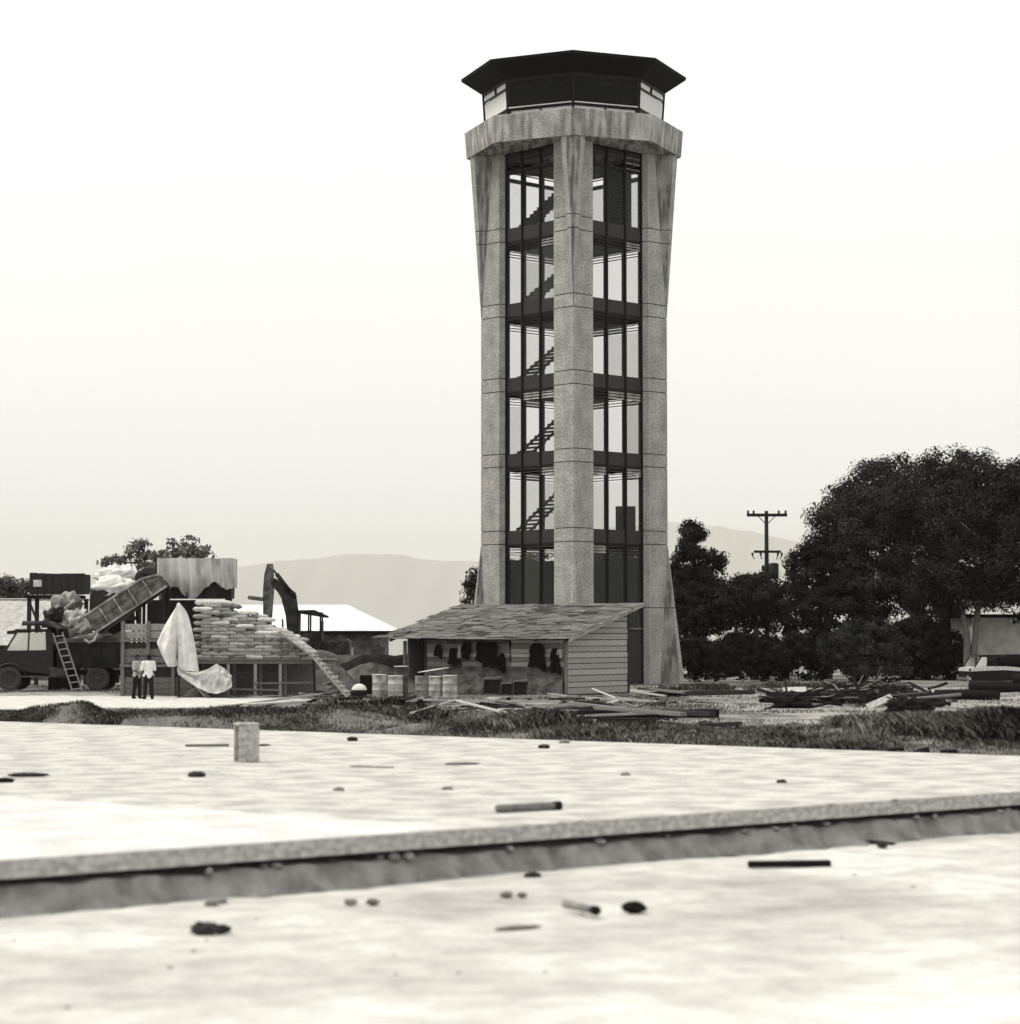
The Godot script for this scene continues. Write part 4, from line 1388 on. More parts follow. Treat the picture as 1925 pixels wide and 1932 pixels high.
func make_truck():
	var d := 100.0
	var p := Wd(183, d)
	p.y = land(p.x, d)
	var t := thing("dump_truck", "dark dump truck with its bed under the slanted skip", "truck", p - Vector3(0, 0, 1.1))
	# local origin: under the rear axle, truck facing -x, near side at z = 1.1
	for x in [0.0, -3.85]:
		for z in [0.95, -0.95]:
			wheel(t, Vector3(x, 0.52, z), 0.53, 0.28, M.dusty_rubber, M.wheel)
	box(t, "chassis", Vector3(-1.9, 0.78, 0), Vector3(5.9, 0.22, 1.0), M.machine_dark, 0.02)
	# bed
	var bed := prismmesh([Vector2(-1.75, 0.98), Vector2(0.95, 0.98), Vector2(1.08, 2.12), Vector2(-1.75, 2.12)], -1.08, 1.08)
	var bo := put(bed, "bed", M.truck_bed, t)
	beam(bo, "bed_rim", Vector3(-1.75, 2.2, 1.08), Vector3(1.1, 2.2, 1.08), 0.12, 0.18, M.truck_rim)
	beam(bo, "bed_rim", Vector3(-1.75, 2.2, -1.08), Vector3(1.1, 2.2, -1.08), 0.12, 0.18, M.truck_rim)
	for x in [-1.7, -0.8, 0.1, 0.98]:
		beam(bo, "bed_rib", Vector3(x, 1.0, 1.1), Vector3(x, 2.1, 1.1), 0.09, 0.09, M.truck_bed)
	put(blob(1.0, 9, 0.4), "load", M.soil, bo, Transform3D(Basis.from_scale(Vector3(1.2, 0.3, 0.9)), Vector3(-0.3, 2.18, 0)))
	# cab guard sweeping forward over the cab roof
	var gs := st(true)
	for z in [1]:
		loft(gs, [
			[Vector3(-1.7, 2.1, -1.05), Vector3(-1.7, 2.1, 1.05), Vector3(-1.62, 2.0, 1.05), Vector3(-1.62, 2.0, -1.05)],
			[Vector3(-1.85, 2.75, -1.05), Vector3(-1.85, 2.75, 1.05), Vector3(-1.72, 2.72, 1.05), Vector3(-1.72, 2.72, -1.05)],
			[Vector3(-2.3, 3.06, -1.05), Vector3(-2.3, 3.06, 1.05), Vector3(-2.25, 2.82, 1.05), Vector3(-2.25, 2.82, -1.05)],
			[Vector3(-3.3, 3.05, -1.05), Vector3(-3.3, 3.05, 1.05), Vector3(-3.34, 2.86, 1.05), Vector3(-3.34, 2.86, -1.05)]])
	put(done(gs), "cab_guard", M.truck, t)
	# cab: lower body, pillars, roof, visor, panes
	var low := prismmesh([Vector2(-4.05, 0.95), Vector2(-1.95, 0.7), Vector2(-1.95, 1.78), Vector2(-4.15, 1.72)], -1.0, 1.0)
	put(low, "cab_body", M.truck, t)
	put(prismmesh([Vector2(-4.1, 1.0), Vector2(-4.1, 1.74), Vector2(-5.3, 1.6), Vector2(-5.45, 1.05)], -0.72, 0.72), "hood", M.truck, t)
	for z in [0.8, -0.8]:
		var fs := st(true)
		var pv := []
		for k in 13:
			var a := PI * k / 12.0
			var e := Vector3(-3.85 + cos(a) * 0.72, 0.55 + sin(a) * 0.68, z)
			var now := [e + Vector3(0, 0, -0.26), e + Vector3(0, 0.02, 0), e + Vector3(0, 0, 0.27), e + Vector3(0, -0.06, 0.29)]
			if k > 0:
				for q in 3:
					quad(fs, pv[q], now[q], now[q + 1], pv[q + 1], Vector3(cos(a), sin(a), 0.1))
			pv = now
		put(done(fs), "fender", M.truck, t)
	for z in [0.96, -0.96]:
		beam(t, "pillar", Vector3(-4.08, 1.72, z), Vector3(-3.55, 2.58, z), 0.07, 0.07, M.truck)
		beam(t, "pillar", Vector3(-3.05, 1.74, z), Vector3(-3.02, 2.58, z), 0.06, 0.06, M.truck)
		beam(t, "pillar", Vector3(-2.1, 1.74, z), Vector3(-2.15, 2.58, z), 0.3, 0.09, M.truck)
		put(prismmesh([Vector2(-3.98, 1.76), Vector2(-2.2, 1.78), Vector2(-2.22, 2.54), Vector2(-3.54, 2.54)], z - 0.004, z + 0.004), "side_window", M.glass_sky_sheen, t)
		beam(t, "door_handle", Vector3(-2.45, 1.5, z * 1.06), Vector3(-2.25, 1.5, z * 1.06), 0.03, 0.03, M.wheel)
		box(t, "running_board", Vector3(-2.7, 0.62, z * 1.02), Vector3(1.3, 0.06, 0.3), M.truck_rim)
	box(t, "cab_roof", Vector3(-2.85, 2.64, 0), Vector3(1.65, 0.13, 1.95), M.truck, 0.05)
	box(t, "visor", Vector3(-3.7, 2.58, 0), Vector3(0.6, 0.14, 1.95), M.truck, 0.02, Basis(Vector3.BACK, 0.12))
	box(t, "seat", Vector3(-2.4, 1.7, 0), Vector3(0.3, 0.7, 1.6), M.truck_bed, 0.05)
	box(t, "fuel_tank", Vector3(-1.75, 0.8, 0.85), Vector3(0.7, 0.45, 0.4), M.truck_rim, 0.05)
	for z in [0.7, -0.7]:
		box(t, "mudflap", Vector3(0.85, 0.62, z), Vector3(0.04, 0.6, 0.5), M.rubber)
	# ladder
	var la := Wd(147, 97.9)
	var lb := Wd(108, 98.9)
	lb.y = Yh(1194, 98.9)
	t = thing("wooden_ladder", "pale wooden ladder leaning against the dump truck", "ladder", la)
	var v := lb - la
	var across := Vector3(0.2, 0.03, 0)
	for q in [-1.0, 1.0]:
		beam(t, "rail", across * q, v + across * q, 0.06, 0.05, M.plank_grey, 0.004, Vector3.BACK)
	for q in 9:
		beam(t, "rung", v * ((q + 0.5) / 9.0) - across, v * ((q + 0.5) / 9.0) + across, 0.04, 0.045, M.plank)
	# tank stand
	var ta := P(56, 1081, 110)
	var tb := P(160, 1122, 110)
	t = thing("tank_stand", "dark board-sided tank with a pale square patch on a tall wooden stand", "tank", Vector3(ta.x, 0, -110))
	var tw := tb.x - ta.x
	var th := ta.y - tb.y
	for k in 7:
		beam(t, "tank_board", Vector3(tw * (k + 0.5) / 7.0, tb.y, 0), Vector3(tw * (k + 0.5) / 7.0, ta.y + rng.randf_range(-0.04, 0.03), 0), 0.06, tw / 7.0 - 0.02, M.plank_dark, 0.004, Vector3.RIGHT)
	box(t, "tank_core", Vector3(tw * 0.5, tb.y + th * 0.5, -0.9), Vector3(tw - 0.08, th - 0.1, 1.7), M.plank_dark)
	box(t, "patch", Vector3(tw * 0.15, tb.y + th * 0.52, 0.05), Vector3(0.4, 0.33, 0.03), M.metal_light)
	box(t, "deck", Vector3(tw * 0.42, tb.y - 0.1, -0.7), Vector3(tw * 0.95, 0.16, 2.2), M.plank_black)
	for x in [0.05, tw * 0.45, tw * 0.92]:
		for z in [0.2, -1.6]:
			beam(t, "post", Vector3(x, -0.1, z), Vector3(x, tb.y - 0.18, z), 0.18, 0.18, M.plank_dark)
	beam(t, "brace", Vector3(0.05, tb.y - 0.3, 0.25), Vector3(tw * 0.45, 1.2, 0.25), 0.08, 0.1, M.plank_dark)
	beam(t, "brace", Vector3(tw * 0.92, tb.y - 0.3, 0.25), Vector3(tw * 0.45, 1.2, 0.25), 0.08, 0.1, M.plank_dark)
	# gear heaped between stand and truck
	for g in [[128, 1145, 104, 0.55, "drum_dull", "pale battered bin beside the tank stand"], [105, 1170, 103, 0.5, "machine_dark", "dark bundle above the truck cab"], [140, 1180, 103, 0.6, "tarp_heap", "pale bundle behind the dump truck bed"]]:
		var c := P(g[0], g[1], g[2])
		t = thing("gear_bundle", g[5], "bundle", Vector3(c.x, 0, c.z), 0.0, "gear behind the truck")
		put(blob(g[3], int(g[0]), 0.9, true), "bundle", M[g[4]], t, at(Vector3(0, c.y, 0)))
		beam(t, "stand", Vector3(0, -0.1, 0), Vector3(0, c.y - 0.2, 0), 0.5, 0.5, M.plank_dark)

# ---------------------------------------------------------------- excavator and buildings behind
func make_excavator():
	var d := 128.0
	var base := Wd(590, d)
	var t := thing("excavator", "dark excavator with its arm folded upright and a canopied cab", "excavator", base)
	var L := func(px: float, py: float, z := 0.0) -> Vector3:
		return P(px, py, d) - base + Vector3(0, 0, z)
	for z in [1.0, -1.0]:
		var tr := st(true)
		prism(tr, [Vector2(-1.9, 0.1), Vector2(-1.7, 0.0), Vector2(1.7, 0.0), Vector2(1.9, 0.1), Vector2(2.05, 0.4), Vector2(1.9, 0.72), Vector2(1.7, 0.8), Vector2(-1.7, 0.8), Vector2(-1.9, 0.72), Vector2(-2.05, 0.4)], z - 0.25, z + 0.25)
		put(done(tr), "track", M.machine_dark, t)
	box(t, "turntable", Vector3(0, 1.0, 0), Vector3(1.6, 0.4, 1.6), M.machine_dark, 0.05)
	box(t, "engine_house", Vector3(0.35, 1.65, -0.3), Vector3(2.6, 0.95, 2.0), M.machine, 0.08)
	# canopy
	var ca: Vector3 = L.call(560, 1155)
	var cb: Vector3 = L.call(619, 1162)
	put(prismmesh([Vector2(ca.x, ca.y - 0.05), Vector2(ca.x + 0.1, ca.y + 0.1), Vector2(ca.x + 1.0, ca.y + 0.12), Vector2(cb.x, cb.y), Vector2(cb.x, cb.y - 0.12)], -0.5, 0.9), "canopy", M.machine_dark, t)
	for x in [ca.x + 0.15, ca.x + 0.75, cb.x - 0.35]:
		for z in [0.85, -0.45]:
			beam(t, "canopy_post", Vector3(x, 1.9, z), Vector3(x, ca.y, z), 0.09, 0.09, M.machine_dark)
	box(t, "seat", Vector3(ca.x + 0.75, 2.35, 0.2), Vector3(0.6, 0.7, 0.6), M.machine_dark, 0.08)
	box(t, "door", Vector3(cb.x - 0.5, 2.1, 0.92), Vector3(0.5, 1.1, 0.04), M.machine_dark)
	put(prismmesh([Vector2(ca.x + 0.1, 1.9), Vector2(cb.x - 0.2, 1.9), Vector2(cb.x - 0.3, 2.62), Vector2(ca.x + 0.15, 2.5)], 0.82, 0.88), "cab_side", M.machine, t)
	put(prismmesh([Vector2(ca.x + 0.1, 1.9), Vector2(cb.x - 0.2, 1.9), Vector2(cb.x - 0.3, 2.62), Vector2(ca.x + 0.15, 2.5)], -0.5, -0.44), "cab_side", M.machine, t)
	box(t, "cab_back", Vector3(cb.x - 0.3, 2.6, 0.2), Vector3(0.06, 1.3, 1.3), M.machine_dark)
	box(t, "counterweight", Vector3(1.75, 1.7, -0.2), Vector3(0.7, 1.1, 1.9), M.machine, 0.15)
	pole(t, "exhaust", [L.call(536, 1195, 0.5), L.call(535, 1168, 0.5)], [0.05, 0.05], M.machine)
	# boom: a bent box beam
	var bs := st()
	var path := [L.call(556, 1212), L.call(552, 1160), L.call(545, 1124), L.call(532, 1110), L.call(515, 1096)]
	var wid := [0.34, 0.36, 0.42, 0.3, 0.2]
	var rings := []
	for i in path.size():
		var tg: Vector3 = (path[min(i + 1, 4)] - path[max(i - 1, 0)]).normalized()
		var nn := Vector3(-tg.y, tg.x, 0)
		rings.append([path[i] + nn * wid[i] + Vector3(0, 0, 0.25), path[i] - nn * wid[i] + Vector3(0, 0, 0.25), path[i] - nn * wid[i] - Vector3(0, 0, 0.25), path[i] + nn * wid[i] - Vector3(0, 0, 0.25)])
	loft(bs, rings)
	put(done(bs), "boom", M.machine, t)
	var ss := st()
	var sp := [L.call(510, 1064), L.call(508, 1085), L.call(507, 1115), L.call(505, 1178)]
	var sw := [0.16, 0.26, 0.3, 0.22]
	rings = []
	for i in 4:
		rings.append([sp[i] + Vector3(sw[i], 0, 0.18), sp[i] + Vector3(-sw[i], 0, 0.18), sp[i] + Vector3(-sw[i], 0, -0.18), sp[i] + Vector3(sw[i], 0, -0.18)])
	loft(ss, rings)
	put(done(ss), "stick", M.machine_light, t)
	pole(t, "cylinder", [L.call(548, 1116, 0.3), L.call(523, 1083, 0.3)], [0.13, 0.12], M.machine_dark)
	pole(t, "cylinder_rod", [L.call(523, 1083, 0.3), L.call(511, 1068, 0.3)], [0.06, 0.06], M.steel_mid)
	pole(t, "cylinder", [L.call(560, 1128, 0.3), L.call(535, 1108, 0.3)], [0.09, 0.09], M.machine_dark)
	beam(t, "bucket_link", L.call(468, 1127), L.call(500, 1131), 0.3, 0.22, M.machine_light, 0.05)
	put(prismmesh([Vector2(0, 0), Vector2(-0.55, -0.1), Vector2(-0.75, -0.6), Vector2(-0.35, -0.95), Vector2(0.15, -0.7)], -0.4, 0.4), "bucket", M.machine_dark, t, at(L.call(506, 1176)))

func make_buildings():
	# warehouse with a hipped white roof
	var d := 160.0
	var a := Wd(428, d)
	var b := Wd(744, d)
	var e := Yh(1190, d)
	var r := Yh(1141, d + 6.0)
	var t := thing("warehouse", "low grey warehouse with a bright white hipped sheet roof behind the excavator", "warehouse", Vector3(a.x, 0, -d))
	var w := b.x - a.x
	box(t, "wall", Vector3(w * 0.5 - 0.3, e * 0.5 - 0.1, -6), Vector3(w - 1.4, e, 11), M.wall_grey, 0.0)
	var k := w / 3.0
	var rs := st()
	var c0 := Vector3(-0.4, e, 0.5)
	var c1 := Vector3(w, e, 0.5)
	var c2 := Vector3(w, e, -12.5)
	var c3 := Vector3(-0.4, e, -12.5)
	var r0 := Vector3(0.0, r, -6)
	var r1 := Vector3(w - 3.7, r, -6)
	quad(rs, c0, c1, r1, r0, Vector3(0, 1, 1))
	tri(rs, c1, c2, r1, Vector3(1, 1, 0))
	quad(rs, c2, c3, r0, r1, Vector3(0, 1, -1))
	tri(rs, c3, c0, r0, Vector3(-1, 1, 0))
	quad(rs, c0, c1, c2, c3, Vector3.DOWN)
	put(done(rs), "roof", M.sheet_roof, t)
	box(t, "fascia", Vector3(w * 0.5, e - 0.16, 0.5), Vector3(w + 0.2, 0.26, 0.06), M.black, 0.0)
	for q in 4:
		box(t, "wall_panel", Vector3(w * (0.62 + q * 0.095), e * 0.42, -0.46), Vector3(0.9, 0.9, 0.06), M.wall_pale if q == 1 else M.wall_grey, 0.0)
	# long building at the left edge, its sheet roof sloping towards the viewer
	d = 124.0
	var x1 := Wd(172, d).x
	var x0 := x1 - 24.0
	t = thing("long_building", "long building with a pale weathered sheet roof behind the tank stand", "building", Vector3(x0, 0, -d))
	var re := 1.9
	var rr := Yh(1131, d + 6.0)
	box(t, "wall", Vector3(12, 0.9, -6), Vector3(23.4, 1.9, 11), M.wall_grey, 0.0)
	for q in 24:
		var s := st()
		var xa := q * 1.0
		for h in 4:
			var xx := xa + h * 0.25
			var y0 := 0.02 * (h % 2)
			var y1 := 0.02 * ((h + 1) % 2)
			quad(s, Vector3(xx, re + y0, 0.6), Vector3(xx + 0.25, re + y1, 0.6), Vector3(xx + 0.25, rr + y1, -6), Vector3(xx, rr + y0, -6), Vector3(0, 1, 1))
		put(done(s), "roof_sheet", M.sheet_old, t)
	var back := st()
	quad(back, Vector3(0, rr, -6), Vector3(24, rr, -6), Vector3(24, re, -12.5), Vector3(0, re, -12.5), Vector3(0, 1, -1))
	put(done(back), "roof_back", M.sheet_old, t)
	beam(t, "ridge_cap", Vector3(0, rr + 0.03, -6), Vector3(24, rr + 0.03, -6), 0.4, 0.06, M.sheet_roof)
	# small white building behind the car
	d = 124.0
	var wx := Wd(1836, d).x
	t = thing("white_building", "small white-walled building behind the parked car", "building", Vector3(wx, 0, -d))
	box(t, "wall", Vector3(6, 1.65, -3), Vector3(12, 3.5, 6), M.wall_pale, 0.0)
	box(t, "roof", Vector3(6, 3.5, -3), Vector3(12.8, 0.16, 6.8), M.roof_dark, 0.0)

func make_car():
	var d := 107.0
	var p := Wd(1834, d)
	p.y = land(p.x, d)
	# local x to the right, rear at x = 0; the near flank at z = 0
	var t := thing("parked_car", "pale-topped dark pickup with a canvas-covered back parked under the big tree", "car", p, deg_to_rad(10.0))
	put(prismmesh([Vector2(0.02, 0.3), Vector2(4.5, 0.3), Vector2(4.5, 0.6), Vector2(1.6, 0.8), Vector2(0.0, 0.74)], -1.72, 0.0), "lower_body", M.car_dark, t)
	put(prismmesh([Vector2(0.0, 0.745), Vector2(1.6, 0.805), Vector2(4.5, 0.605), Vector2(4.5, 0.74), Vector2(1.7, 0.98), Vector2(0.5, 0.97), Vector2(0.03, 0.9)], -1.74, 0.02), "upper_body", M.car_pale, t)
	var cs := st(true)
	prism(cs, [Vector2(1.42, 0.985), Vector2(1.36, 1.15), Vector2(1.42, 1.34), Vector2(1.6, 1.46), Vector2(1.9, 1.52), Vector2(4.3, 1.54), Vector2(4.45, 1.45), Vector2(4.48, 0.745), Vector2(1.72, 0.985)], -1.68, -0.04)
	put(done(cs), "canvas_back", M.cloth_dark, t)
	put(prismmesh([Vector2(0.4, 1.4), Vector2(0.5, 1.47), Vector2(0.7, 1.51), Vector2(1.2, 1.52), Vector2(1.45, 1.47), Vector2(1.42, 1.4)], -1.55, -0.16), "roof", M.car_dark, t)
	for z in [-0.14, -1.58]:
		for q in [[Vector2(0.2, 0.93), Vector2(0.52, 1.43)], [Vector2(0.82, 0.96), Vector2(0.84, 1.44)], [Vector2(1.36, 0.97), Vector2(1.34, 1.43)]]:
			beam(t, "pillar", Vector3(q[0].x, q[0].y, z), Vector3(q[1].x, q[1].y, z), 0.05, 0.05, M.car_dark)
		put(prismmesh([Vector2(0.26, 0.97), Vector2(0.8, 0.98), Vector2(0.81, 1.41), Vector2(0.55, 1.41)], z - 0.004, z + 0.004), "side_window", M.glass_sky_sheen, t)
		put(prismmesh([Vector2(0.86, 0.98), Vector2(1.34, 0.98), Vector2(1.32, 1.41), Vector2(0.87, 1.41)], z - 0.004, z + 0.004), "side_window", M.glass_cab, t)
	box(t, "steering_wheel", Vector3(0.55, 1.02, -0.5), Vector3(0.04, 0.3, 0.3), M.car_dark, 0.1)
	for x in [0.85, 3.55]:
		for z in [-0.16, -1.5]:
			wheel(t, Vector3(x, 0.31, z), 0.31, 0.2, M.rubber, M.chrome)
	for x in [0.12, 1.75]:
		box(t, "bumper_guard", Vector3(-0.1, 0.42, -0.15 - x * 0.8), Vector3(0.08, 0.26, 0.08), M.chrome, 0.02)
	beam(t, "rear_bumper", Vector3(-0.07, 0.4, -0.05), Vector3(-0.07, 0.4, -1.65), 0.1, 0.12, M.chrome)
	beam(t, "front_bumper", Vector3(4.4, 0.4, -0.05), Vector3(4.4, 0.4, -1.65), 0.1, 0.12, M.chrome)
	box(t, "tail_light", Vector3(0.0, 0.82, -0.2), Vector3(0.05, 0.1, 0.22), M.car_dark, 0.01)
	box(t, "seat", Vector3(1.22, 1.0, -0.85), Vector3(0.2, 0.5, 1.2), M.cloth_dark, 0.04)

func make_pole():
	var d := 150.0
	var p := Wd(1448, d)
	var t := thing("utility_pole", "wooden utility pole with two crossarms and hanging transformers above the trees", "utility pole", p)
	var top := Yh(964, d)
	pole(t, "shaft", [Vector3(0, -0.2, 0), Vector3(0, top * 0.5, 0), Vector3(0, top, 0)], [0.2, 0.16, 0.12], M.pole_wood, 10)
	var y1 := Yh(972, d)
	var y2 := Yh(1041, d)
	beam(t, "crossarm", Vector3(-1.3, y1, 0.15), Vector3(1.35, y1, 0.15), 0.14, 0.2, M.pole_wood)
	beam(t, "crossarm", Vector3(-0.85, y2, 0.15), Vector3(0.92, y2, 0.15), 0.13, 0.16, M.pole_wood)
	for s in [-1.0, 1.0]:
		beam(t, "brace", Vector3(s * 0.55, y1 - 0.08, 0.15), Vector3(0, y1 - 0.65, 0.12), 0.05, 0.05, M.pole_wood)
	var ins := lathemesh([Vector2(0, 0), Vector2(0.05, 0.0), Vector2(0.09, 0.06), Vector2(0.05, 0.1), Vector2(0.08, 0.15), Vector2(0.03, 0.24), Vector2(0, 0.25)], 10)
	for x in [-1.22, -0.85, 0.8, 1.25]:
		put(ins, "insulator", M.pole_wood, t, at(Vector3(x, y1 + 0.08, 0.15)))
	for x in [-0.95, -0.4, 0.72, 0.98]:
		put(ins, "insulator", M.pole_wood, t, at(Vector3(x, y2 - 0.06, 0.15), Basis(Vector3.RIGHT, PI)))
		beam(t, "fuse_arm", Vector3(x, y2 - 0.28, 0.15), Vector3(x * 0.85, y2 - 0.5, 0.2), 0.06, 0.05, M.pole_wood)
	for g in [[12, 1063, 1093], [-8, 1079, 1106]]:
		var yb := Yh(g[2], d)
		var yt := Yh(g[1], d)
		put(lathemesh([Vector2(0, 0), Vector2(0.3, 0.0), Vector2(0.33, 0.05), Vector2(0.33, yt - yb - 0.06), Vector2(0.26, yt - yb), Vector2(0, yt - yb + 0.04)], 16), "transformer", M.machine_dark, t, at(Vector3(g[0] * d / F, yb, 0.4)))
	put(ins, "bushing", M.machine_dark, t, Transform3D(Basis.from_scale(Vector3.ONE * 1.6), Vector3(-0.28, Yh(1079, d) + 0.05, 0.4)))

# ---------------------------------------------------------------- trees
# a crown of leaf faces gathered in clumps over the lobes [centre, radii]
func crown(lobes: Array, per: float, leaf: float, clump: float, tone_: float, sparse := 1.0) -> ArrayMesh:
	var v := PackedVector3Array()
	var n := PackedVector3Array()
	var c := PackedColorArray()
	for l in lobes:
		var r: Vector3 = l[1]
		var area := 4.0 * PI * pow((pow(r.x * r.y, 1.6) + pow(r.x * r.z, 1.6) + pow(r.y * r.z, 1.6)) / 3.0, 1.0 / 1.6)
		var nc := int(area / (clump * clump) * 1.4 * sparse) + 6
		for k in nc:
			var dir := Vector3(rng.randfn(), rng.randfn(), rng.randfn()).normalized()
			if dir.y < -0.5 and rng.randf() < 0.5:
				dir.y = -dir.y
			var far := rng.randf_range(0.78, 1.03) if k % 3 else rng.randf_range(0.2, 0.75)
			var cc: Vector3 = l[0] + dir * r * far
			var cr := clump * rng.randf_range(0.55, 1.15)
			var base := tone_ * rng.randf_range(0.55, 1.6)
			var up := (dir + Vector3.UP * 0.35).normalized()
			for q in int(per * cr * cr / (clump * clump)):
				var o := Vector3(rng.randfn(), rng.randfn(), rng.randfn()).normalized() * Vector3(1, 0.66, 1) * cr * 0.8 * sqrt(rng.randf())
				var p := cc + o
				var nn := (o.normalized() * 0.9 + up * 0.7 + Vector3(rng.randfn(), rng.randfn(), rng.randfn()) * 0.45).normalized()
				var a := nn.cross(Vector3(rng.randfn(), rng.randfn(), rng.randfn())).normalized()
				var b := nn.cross(a)
				var sz := leaf * rng.randf_range(0.6, 1.3)
				a *= sz
				b *= sz * 0.5
				v.append(p - a); v.append(p + b); v.append(p + a)
				v.append(p - a); v.append(p + a); v.append(p - b)
				var sh := base * rng.randf_range(0.8, 1.2)
				var col := Color(sh, sh, sh * 0.92)
				for w in 6:
					n.append(nn)
					c.append(col)
	var arr := []
	arr.resize(Mesh.ARRAY_MAX)
	arr[Mesh.ARRAY_VERTEX] = v
	arr[Mesh.ARRAY_NORMAL] = n
	arr[Mesh.ARRAY_COLOR] = c
	var m := ArrayMesh.new()
	m.add_surface_from_arrays(Mesh.PRIMITIVE_TRIANGLES, arr)
	return m

func tree(called: String, label: String, base: Vector3, lobes: Array, trunk: float, per := 70.0, leaf := 0.14, clump := 0.9, tone_ := 0.035, sparse := 1.0, bark := "bark", cat := "tree", forks := 1):
	var t := thing(called, label, cat, base, 0.0, "trees round the site" if cat == "tree" else "shrubs round the site")
	if trunk > 0.0:
		var s := st(true)
		var low := 1e9
		for l in lobes:
			low = min(low, l[0].y - l[1].y * 0.5)
		low = max(low, 0.6)
		for f in forks:
			var off := Vector3((f - (forks - 1) * 0.5) * trunk * 1.5, 0, 0)
			tube(s, [Vector3(off.x * 0.5, -0.3, 0), Vector3(off.x * 0.6, 0.25, 0), off + Vector3(0.1, low * 0.6, 0), off * 2.0 + Vector3(0.05, low, 0)], [trunk * 1.5 / forks, trunk / sqrt(forks), trunk * 0.8 / sqrt(forks), trunk * 0.65 / sqrt(forks)], 9)
			for l in lobes:
				var st0 := off * 2.0 + Vector3(0.05, low * 0.95, 0)
				var to: Vector3 = l[0]
				tube(s, [st0, st0.lerp(to, 0.5) + Vector3(0, 0.3, 0), to], [trunk * 0.5 / forks, trunk * 0.32 / forks, trunk * 0.12], 7)
				for q in 3:
					var e: Vector3 = to + Vector3(rng.randf_range(-0.8, 0.8), rng.randf_range(0.0, 0.8), rng.randf_range(-0.8, 0.8)) * l[1]
					tube(s, [st0.lerp(to, 0.6) + Vector3(0, 0.2, 0), to.lerp(e, 0.5), e], [trunk * 0.22, trunk * 0.12, trunk * 0.04], 6)
		put(done(s), "trunk", M[bark], t)
	put(crown(lobes, per, leaf, clump, tone_, sparse), "crown", M.leaf, t)

